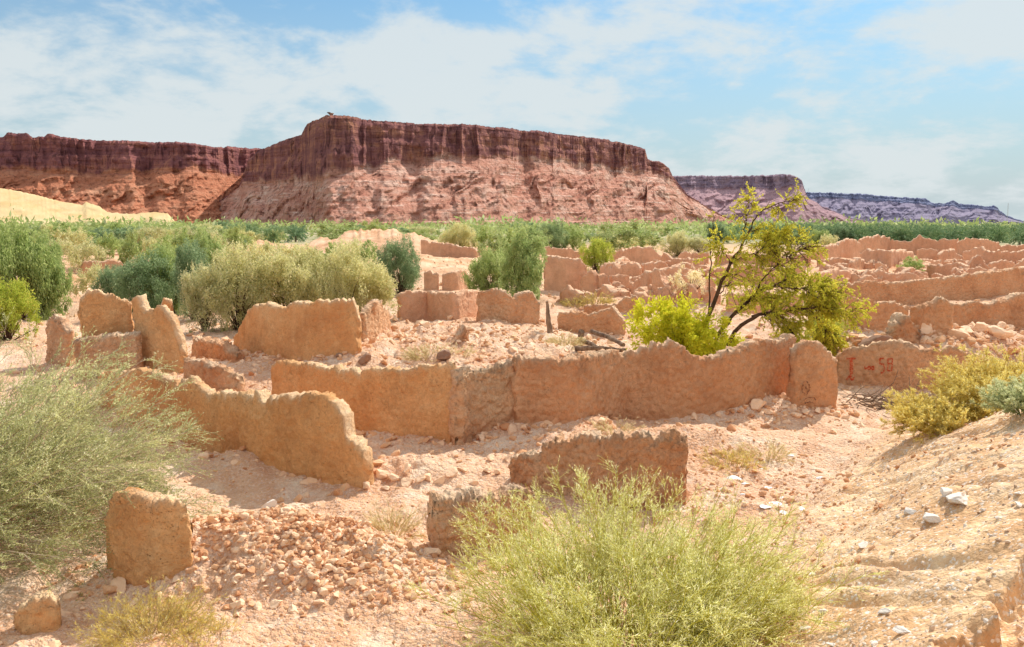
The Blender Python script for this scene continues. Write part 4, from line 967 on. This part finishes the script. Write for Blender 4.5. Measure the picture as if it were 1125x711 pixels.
bush('yg', 'round yellow green bush growing over the arched fragments', 654, 299, 264, 44)
bush('teal', 'dark upright tree behind the two tiered wall', 606, 276, 244, 44, cat='tree')
bush('willow2', 'spreading green tree left of the dark upright tree', 583, 278, 250, 48, cat='tree')
bush('belt2', 'yellowish tree right of the dark upright tree', 630, 275, 250, 32, cat='tree')
bush('grey', 'grey rounded bush behind the peaked wall end', 745, 281, 255, 40)
bush('grey2', 'grey bush touching the grey rounded bush on its right', 768, 280, 260, 30)
bush('belt3', 'long low grey green bush over the high plain wall', 690, 275, 258, 74)
bush('dry', 'leafless twiggy grey bush left of the sparse tree stems', 757, 330, 290, 50)
bush('belt2', 'pale green bush between the right hand ruin walls', 1000, 304, 283, 34)
bush('willow', 'light green bush left of the long back wall', 900, 274, 252, 28)
bush('teal', 'dark round tree in front of the palm grove', 922, 268, 248, 20, cat='tree')
bush('belt3', 'pale low bush just before the palm grove', 910, 275, 256, 26)
bush('teal2', 'dark tree seen left of the sparse tree top', 786, 268, 243, 28, cat='tree')
bush('belt1', 'rounded dark shrub on the far pale mound', 410, (None, 128), 243, 30)
bush('grey', 'bush right of the far pale mound', 505, 278, 246, 44)
bush('belt2', 'green bush behind the bush right of the far mound', 532, 275, 250, 34)
bush('belt3', 'greyish leafless looking bush above the hut walls', 82, 283, 248, 42)
# shrub belt
random.seed(11)
bl = {'belt1': 'small dark green shrub in the belt between ruins and mesas', 'belt2': 'light green shrub in the belt between ruins and mesas', 'belt3': 'grey green shrub in the belt between ruins and mesas', 'belt4': 'blue green shrub in the belt between ruins and mesas'}
for i in range(190):
    px = random.uniform(-20, 900) if i > 60 else random.uniform(40, 330)
    Y = random.choice([random.uniform(125, 200), random.uniform(190, 330), random.uniform(300, 600)])
    k = random.choice(['belt1', 'belt2', 'belt3', 'belt4']); hh = random.uniform(2.4, 4.6)*(1.2 if Y > 250 else 1)*(1.35 if random.random() < .18 else 1)
    if 330 < px < 480 and Y < 150: Y += 60
    if px > 780 and Y < 180: Y += 60
    p = on_ground(px, Y); t = TPL[k]
    o = copy_tree(t) if k in USED else t; USED[k] = 1
    o.location = tuple(p); o.rotation_euler.z = random.uniform(0, 6.3); w = hh*random.uniform(1.3, 2.4); o.scale = (w/1.24, w/1.24, hh)
    tag(o, bl[k], 'shrub', 'shrubs of the green belt, '+bl[k].split(' shrub')[0])
# left middle bushes (nearer part of belt)
lm = [(100, 300, 262, 40, 'belt3'), (122, 285, 257, 34, 'belt2'), (150, 300, 256, 36, 'belt1'), (168, 292, 258, 34, 'belt3'), (186, 296, 262, 34, 'belt2'), (205, 288, 252, 36, 'belt2'), (238, 290, 254, 40, 'belt3'), (262, 285, 250, 34, 'belt1'),
      (290, 300, 262, 46, 'belt3'), (330, 298, 266, 50, 'belt3'), (365, 300, 268, 44, 'belt2'), (400, 302, 266, 46, 'belt2'), (545, 292, 256, 40, 'belt1'), (560, 282, 252, 34, 'belt2'), (35, 310, 262, 50, 'belt1'), (70, 300, 258, 40, 'belt3')]
for i, (a, b, c, w, k) in enumerate(lm): bush(k, 'scrubby bush in the thicket beyond the left ruins, '+{'belt1': 'dark green', 'belt2': 'light green', 'belt3': 'grey green'}[k], a, b, c, w, group='scrub thicket bushes, '+k.replace('belt1', 'dark').replace('belt2', 'light').replace('belt3', 'grey'))
# palms
def palm(seed):
    rg = np.random.default_rng(seed); root = empty('date_palm', (0, 0, 0))
    t = np.linspace(0, 1, 6); P = np.stack([.02*np.sin(t*3), .0*t, t*.30-.02], -1)[None]
    v, f = tubes(P, .05, .04, 6); mesh('trunk', v, f, PALMBARK, True, parent=root)
    n = 36; a = rg.uniform(0, 6.28, n); el = rg.uniform(-.3, 1.35, n)
    D = np.stack([np.cos(a)*np.cos(el), np.sin(a)*np.cos(el), np.sin(el)], -1)
    Q = paths(np.tile([0, 0, .28], (n, 1)), D, rg.uniform(.55, .72, n), 9, (0, 0, -1.0), .05, rg)
    v1, f1 = leaves_on(Q, 50, .13, .026, rg, .45, .1, down=.1)
    mesh('crown', v1, f1, L_PALM, True, tnt(v1, 4, rg), parent=root); return root
PT = [palm(1), palm(2), palm(3)]
random.seed(5)
for i in range(230):
    Y = 188+260*random.random()**1.3; px = random.uniform(800, 1150) if i > 12 else random.uniform(240, 330)
    if px < 850 and i > 12: Y += 60
    p = on_ground(px, Y); o = PT[i] if i < 3 else copy_tree(PT[i % 3])
    hh = random.uniform(4.6, 6.2); o.location = tuple(p); o.rotation_euler.z = random.uniform(0, 6.3); o.scale = (hh*.9, hh*.9, hh)
    tag(o, 'date palm in the dense grove beyond the right hand ruins' if i > 12 else 'date palm standing in the green belt below the mesa cliff', 'palm', 'palms of the grove' if i > 12 else 'palms below the mesa')
# far grove mass
def grove():
    rg = np.random.default_rng(9); n = 42000
    Y = 260+740*rg.random(n)**1.5; X = rg.uniform(-.72, .80, n)*Y
    cell = 5.0; hx = (np.floor(X/cell)+.5)*cell; hy = (np.floor(Y/cell)+.5)*cell
    X = hx+rg.normal(0, 1.5, n); Y = hy+rg.normal(0, 1.5, n)
    big = fbm2(X/45, Y/70, 3, 14); keep = rg.random(n) < np.clip(.62+1.6*big, .08, 1)
    X, Y, hx, hy, big = X[keep], Y[keep], hx[keep], hy[keep], big[keep]; n = len(X)
    Z = height(X, Y, False)*ss(900, 300, np.hypot(X, Y))+rg.random(n)*(2.6+3.4*_h(hx, hy, hx*0, 4)+3*big)
    p = np.stack([X, Y, Z], -1); D = unit(rg.normal(size=p.shape)+np.array([0, 0, .2]))
    v, f = leaf_quads(p, D, 2.1, .9, rg)
    cc = np.repeat(np.clip(.2+.6*_h(hx, hy, hx*0, 6)+.5*rg.random(n)*(Z/5), 0, 1), 4)
    kind(mesh('far_woods', v, f, L_FAR, True, tnt(v, 4, rg, cc, .25)), 'stuff', 'distant mass of low green growth at the foot of the mesas')
grove()
# ------------------------------------------------------------------ dead wood, mast, cairn
def pole(name, label, cat, pts, r0, r1, mat, parent=None, sides=10, n=20, wob=.01):
    q = np.array(pts, float); t = np.linspace(0, len(q)-1, n); w = np.stack([np.interp(t, range(len(q)), q[:, j]) for j in range(3)], -1); w[1:-1] += R.normal(size=(n-2, 3))*wob
    o0 = w[0].copy(); w = w-o0; v, f = tubes(w[None], r0, r1, sides)
    cap0 = np.arange(sides)[None]; cap1 = (np.arange(sides)+(n-1)*sides)[None][:, ::-1]
    o = mesh(name, v, [f, cap0, cap1], mat, True); o.location = tuple(o0); tag(o, label, cat); return o
b = on_ground(606, 30.5)
pole('dead_tree', 'leaning dead tree trunk standing on the rubble mound', 'dead tree', [b-np.array([0, 0, .3]), b+np.array([-.12, 0, .6]), at_depth(601, 331, 30.5)], .13, .05, DEADWOOD)
pole('dead_stump', 'short dark stump between the fallen logs', 'stump', [on_ground(637, 30)-np.array([0, 0, .1]), at_depth(639, 364, 30)], .11, .12, DEADWOOD)
for lb, a, c in (('grey log slanting down toward the bright leafy bush', (650, 29.5, 364), (685, 27.5, 379)), ('pale log lying level behind the curved wall crest', (632, 27.3, 383), (688, 26.8, 385)), ('short log crossing under the slanting log', (640, 28.5, 374), (662, 27.2, 386))):
    P0, P1 = at_depth(a[0], a[2], a[1]), at_depth(c[0], c[2], c[1])
    pole('fallen_log', lb, 'log', [P0, (P0+P1)/2+np.array([0, 0, .04]), P1], .09, .07, DEADWOOD)
# brushwood heap
def brush():
    rg = np.random.default_rng(3); b = on_ground(968, 21.8); root = tag(empty('brushwood_heap', b), 'heap of dry dead branches below the red graffiti', 'brushwood')
    n = 120; P0 = np.stack([rg.normal(0, .55, n), rg.normal(0, .35, n), rg.uniform(0, .3, n)], -1); D = np.stack([rg.normal(.6, .6, n), rg.normal(-.3, .5, n), rg.normal(.0, .25, n)], -1)
    A = paths(P0, D, rg.uniform(.4, 1.2, n), 7, (0, 0, -.2), .4, rg); B = spawn(A, 3, (.2, .5), .6, 5, (0, 0, -.1), .3, rg)
    v, f = tubes(A, .016, .005, 4); v2, f2 = tubes(B, .006, .003); mesh('branches', np.concatenate([v, v2]), np.concatenate([f, f2+len(v)]), DEADWOOD, True, parent=root)
brush()
def mast(px, Y, top, label):
    b = on_ground(px, Y); b[2] = 0; h = at_depth(px, top, Y)[2]
    root = tag(empty('radio_mast', b), label, 'mast'); P = []
    for i in range(3):
        a = i*2.094; P.append([(1.6*math.cos(a), 1.6*math.sin(a), 0), (.3*math.cos(a), .3*math.sin(a), h)])
    P = np.array(P); v, f = tubes(P, .16, .1, 4); mesh('legs', v, f, METAL, True, parent=root)
    m = 22; br = []
    for k in range(m):
        for i in range(3):
            t0, t1 = k/m, (k+1)/m; A = P[i, 0]*(1-t0)+P[i, 1]*t0; B = P[(i+1) % 3, 0]*(1-t1)+P[(i+1) % 3, 1]*t1; br.append([A, B])
    v, f = tubes(np.array(br), .06, .06, 3); mesh('bracing', v, f, METAL, True, parent=root)
mast(1106, 1500, 223, 'thin lattice radio mast standing beyond the palm grove against the sky')
b = at_depth(364, 126.3, 1172)
V = rockV(I2[0], 5)*np.array([5, 4, 4]); V2 = rockV(I2[0], 8)*np.array([3, 3, 2.2])+np.array([-3.5, 0, 2.5])
o = mesh('summit_cairn', np.concatenate([V, V2]), np.concatenate([I2[1], I2[1]+len(V)]), DARKROCK, False); o.location = tuple(b); tag(o, 'tiny rock knob crowning the highest point of the main mesa', 'rock')
# ------------------------------------------------------------------ light
SUN_EL, SUN_AZ = math.radians(44), math.radians(36)      # azimuth from +Y toward +X
d = Vector((math.sin(SUN_AZ)*math.cos(SUN_EL), math.cos(SUN_AZ)*math.cos(SUN_EL), math.sin(SUN_EL)))
sl = bpy.data.lights.new('sun', 'SUN'); sl.energy = 5.0; sl.angle = math.radians(.5); sl.color = (1, .93, .82)
so = bpy.data.objects.new('sun', sl); COL.objects.link(so); so.rotation_euler = d.to_track_quat('Z', 'Y').to_euler()
W = bpy.data.worlds.new('World'); SC.world = W; W.use_nodes = True; nt = W.node_tree; nt.nodes.clear()
N = nt.nodes.new; Lk = nt.links.new
out = N('ShaderNodeOutputWorld'); bg = N('ShaderNodeBackground'); bg.inputs[1].default_value = .15
sky = N('ShaderNodeTexSky'); sky.sky_type = 'NISHITA'; sky.sun_disc = False; sky.sun_elevation = SUN_EL; sky.sun_rotation = SUN_AZ
sky.altitude = 300; sky.air_density = 1.0; sky.dust_density = 1.0; sky.ozone_density = 2.5
tc = N('ShaderNodeTexCoord'); sp = N('ShaderNodeSeparateXYZ'); Lk(tc.outputs['Generated'], sp.inputs[0])
def mth(op, a, b):
    m = N('ShaderNodeMath'); m.operation = op
    for i, v in enumerate((a, b)):
        if hasattr(v, 'node'): Lk(v, m.inputs[i])
        elif v is not None: m.inputs[i].default_value = v
    return m.outputs[0]
zc = mth('ADD', mth('MAXIMUM', sp.outputs[2], 0.0), .30)
cb = N('ShaderNodeCombineXYZ'); Lk(mth('DIVIDE', sp.outputs[0], zc), cb.inputs[0]); Lk(mth('DIVIDE', sp.outputs[1], zc), cb.inputs[1]); cb.inputs[2].default_value = 3.1
def nz(scale, det, rough, dist=0):
    n_ = N('ShaderNodeTexNoise'); n_.inputs['Scale'].default_value = scale; n_.inputs['Detail'].default_value = det; n_.inputs['Roughness'].default_value = rough; n_.inputs['Distortion'].default_value = dist
    Lk(cb.outputs[0], n_.inputs['Vector']); return n_.outputs[0]
f = mth('ADD', mth('MULTIPLY', nz(2.5, 9, .60, .2), .8), mth('MULTIPLY', nz(9, 6, .6), .2))
rp = N('ShaderNodeMapRange'); rp.interpolation_type = 'SMOOTHSTEP'; Lk(f, rp.inputs[0]); rp.inputs[1].default_value = .41; rp.inputs[2].default_value = .565
hz = N('ShaderNodeMapRange'); Lk(sp.outputs[2], hz.inputs[0]); hz.inputs[1].default_value = .03; hz.inputs[2].default_value = .33; hz.inputs[3].default_value = 1.0; hz.inputs[4].default_value = 0
tn = N('ShaderNodeMix'); tn.data_type = 'RGBA'; tn.blend_type = 'MULTIPLY'; tn.inputs[0].default_value = 1; Lk(sky.outputs[0], tn.inputs[6]); tn.inputs[7].default_value = (.40, .74, .86, 1)
m1 = N('ShaderNodeMix'); m1.data_type = 'RGBA'; Lk(hz.outputs[0], m1.inputs[0]); Lk(tn.outputs[2], m1.inputs[6]); m1.inputs[7].default_value = (3.7, 4.35, 4.5, 1)
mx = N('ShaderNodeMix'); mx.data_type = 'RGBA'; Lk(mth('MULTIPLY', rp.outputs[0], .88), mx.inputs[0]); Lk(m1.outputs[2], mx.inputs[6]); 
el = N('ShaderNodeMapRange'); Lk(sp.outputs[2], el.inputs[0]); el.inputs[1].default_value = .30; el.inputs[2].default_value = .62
oc = N('ShaderNodeMix'); oc.data_type = 'RGBA'; Lk(el.outputs[0], oc.inputs[0]); oc.inputs[6].default_value = (4.9, 5.3, 5.4, 1); oc.inputs[7].default_value = (9.6, 9.0, 8.1, 1); Lk(oc.outputs[2], mx.inputs[7])  # overhead cloud out of view, brightened and warmed to add fill light
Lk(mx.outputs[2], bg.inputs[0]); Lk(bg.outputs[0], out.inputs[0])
# ------------------------------------------------------------------ camera and render
cam = bpy.data.cameras.new('camera'); cam.sensor_width = 36; cam.lens = F/1125*36; cam.clip_start = .1; cam.clip_end = 30000
co = bpy.data.objects.new('camera', cam); COL.objects.link(co); co.location = (0, 0, CAMZ); co.rotation_euler = (math.radians(90)-PITCH, 0, 0); SC.camera = co
SC.view_settings.view_transform = 'Standard'; SC.view_settings.look = 'None'; SC.view_settings.exposure = 0; SC.view_settings.gamma = 1
SC.render.engine = 'CYCLES'; SC.cycles.use_denoising = True
SC.cycles.max_bounces = 8; SC.cycles.diffuse_bounces = 6; SC.cycles.transmission_bounces = 5; SC.cycles.transparent_max_bounces = 4
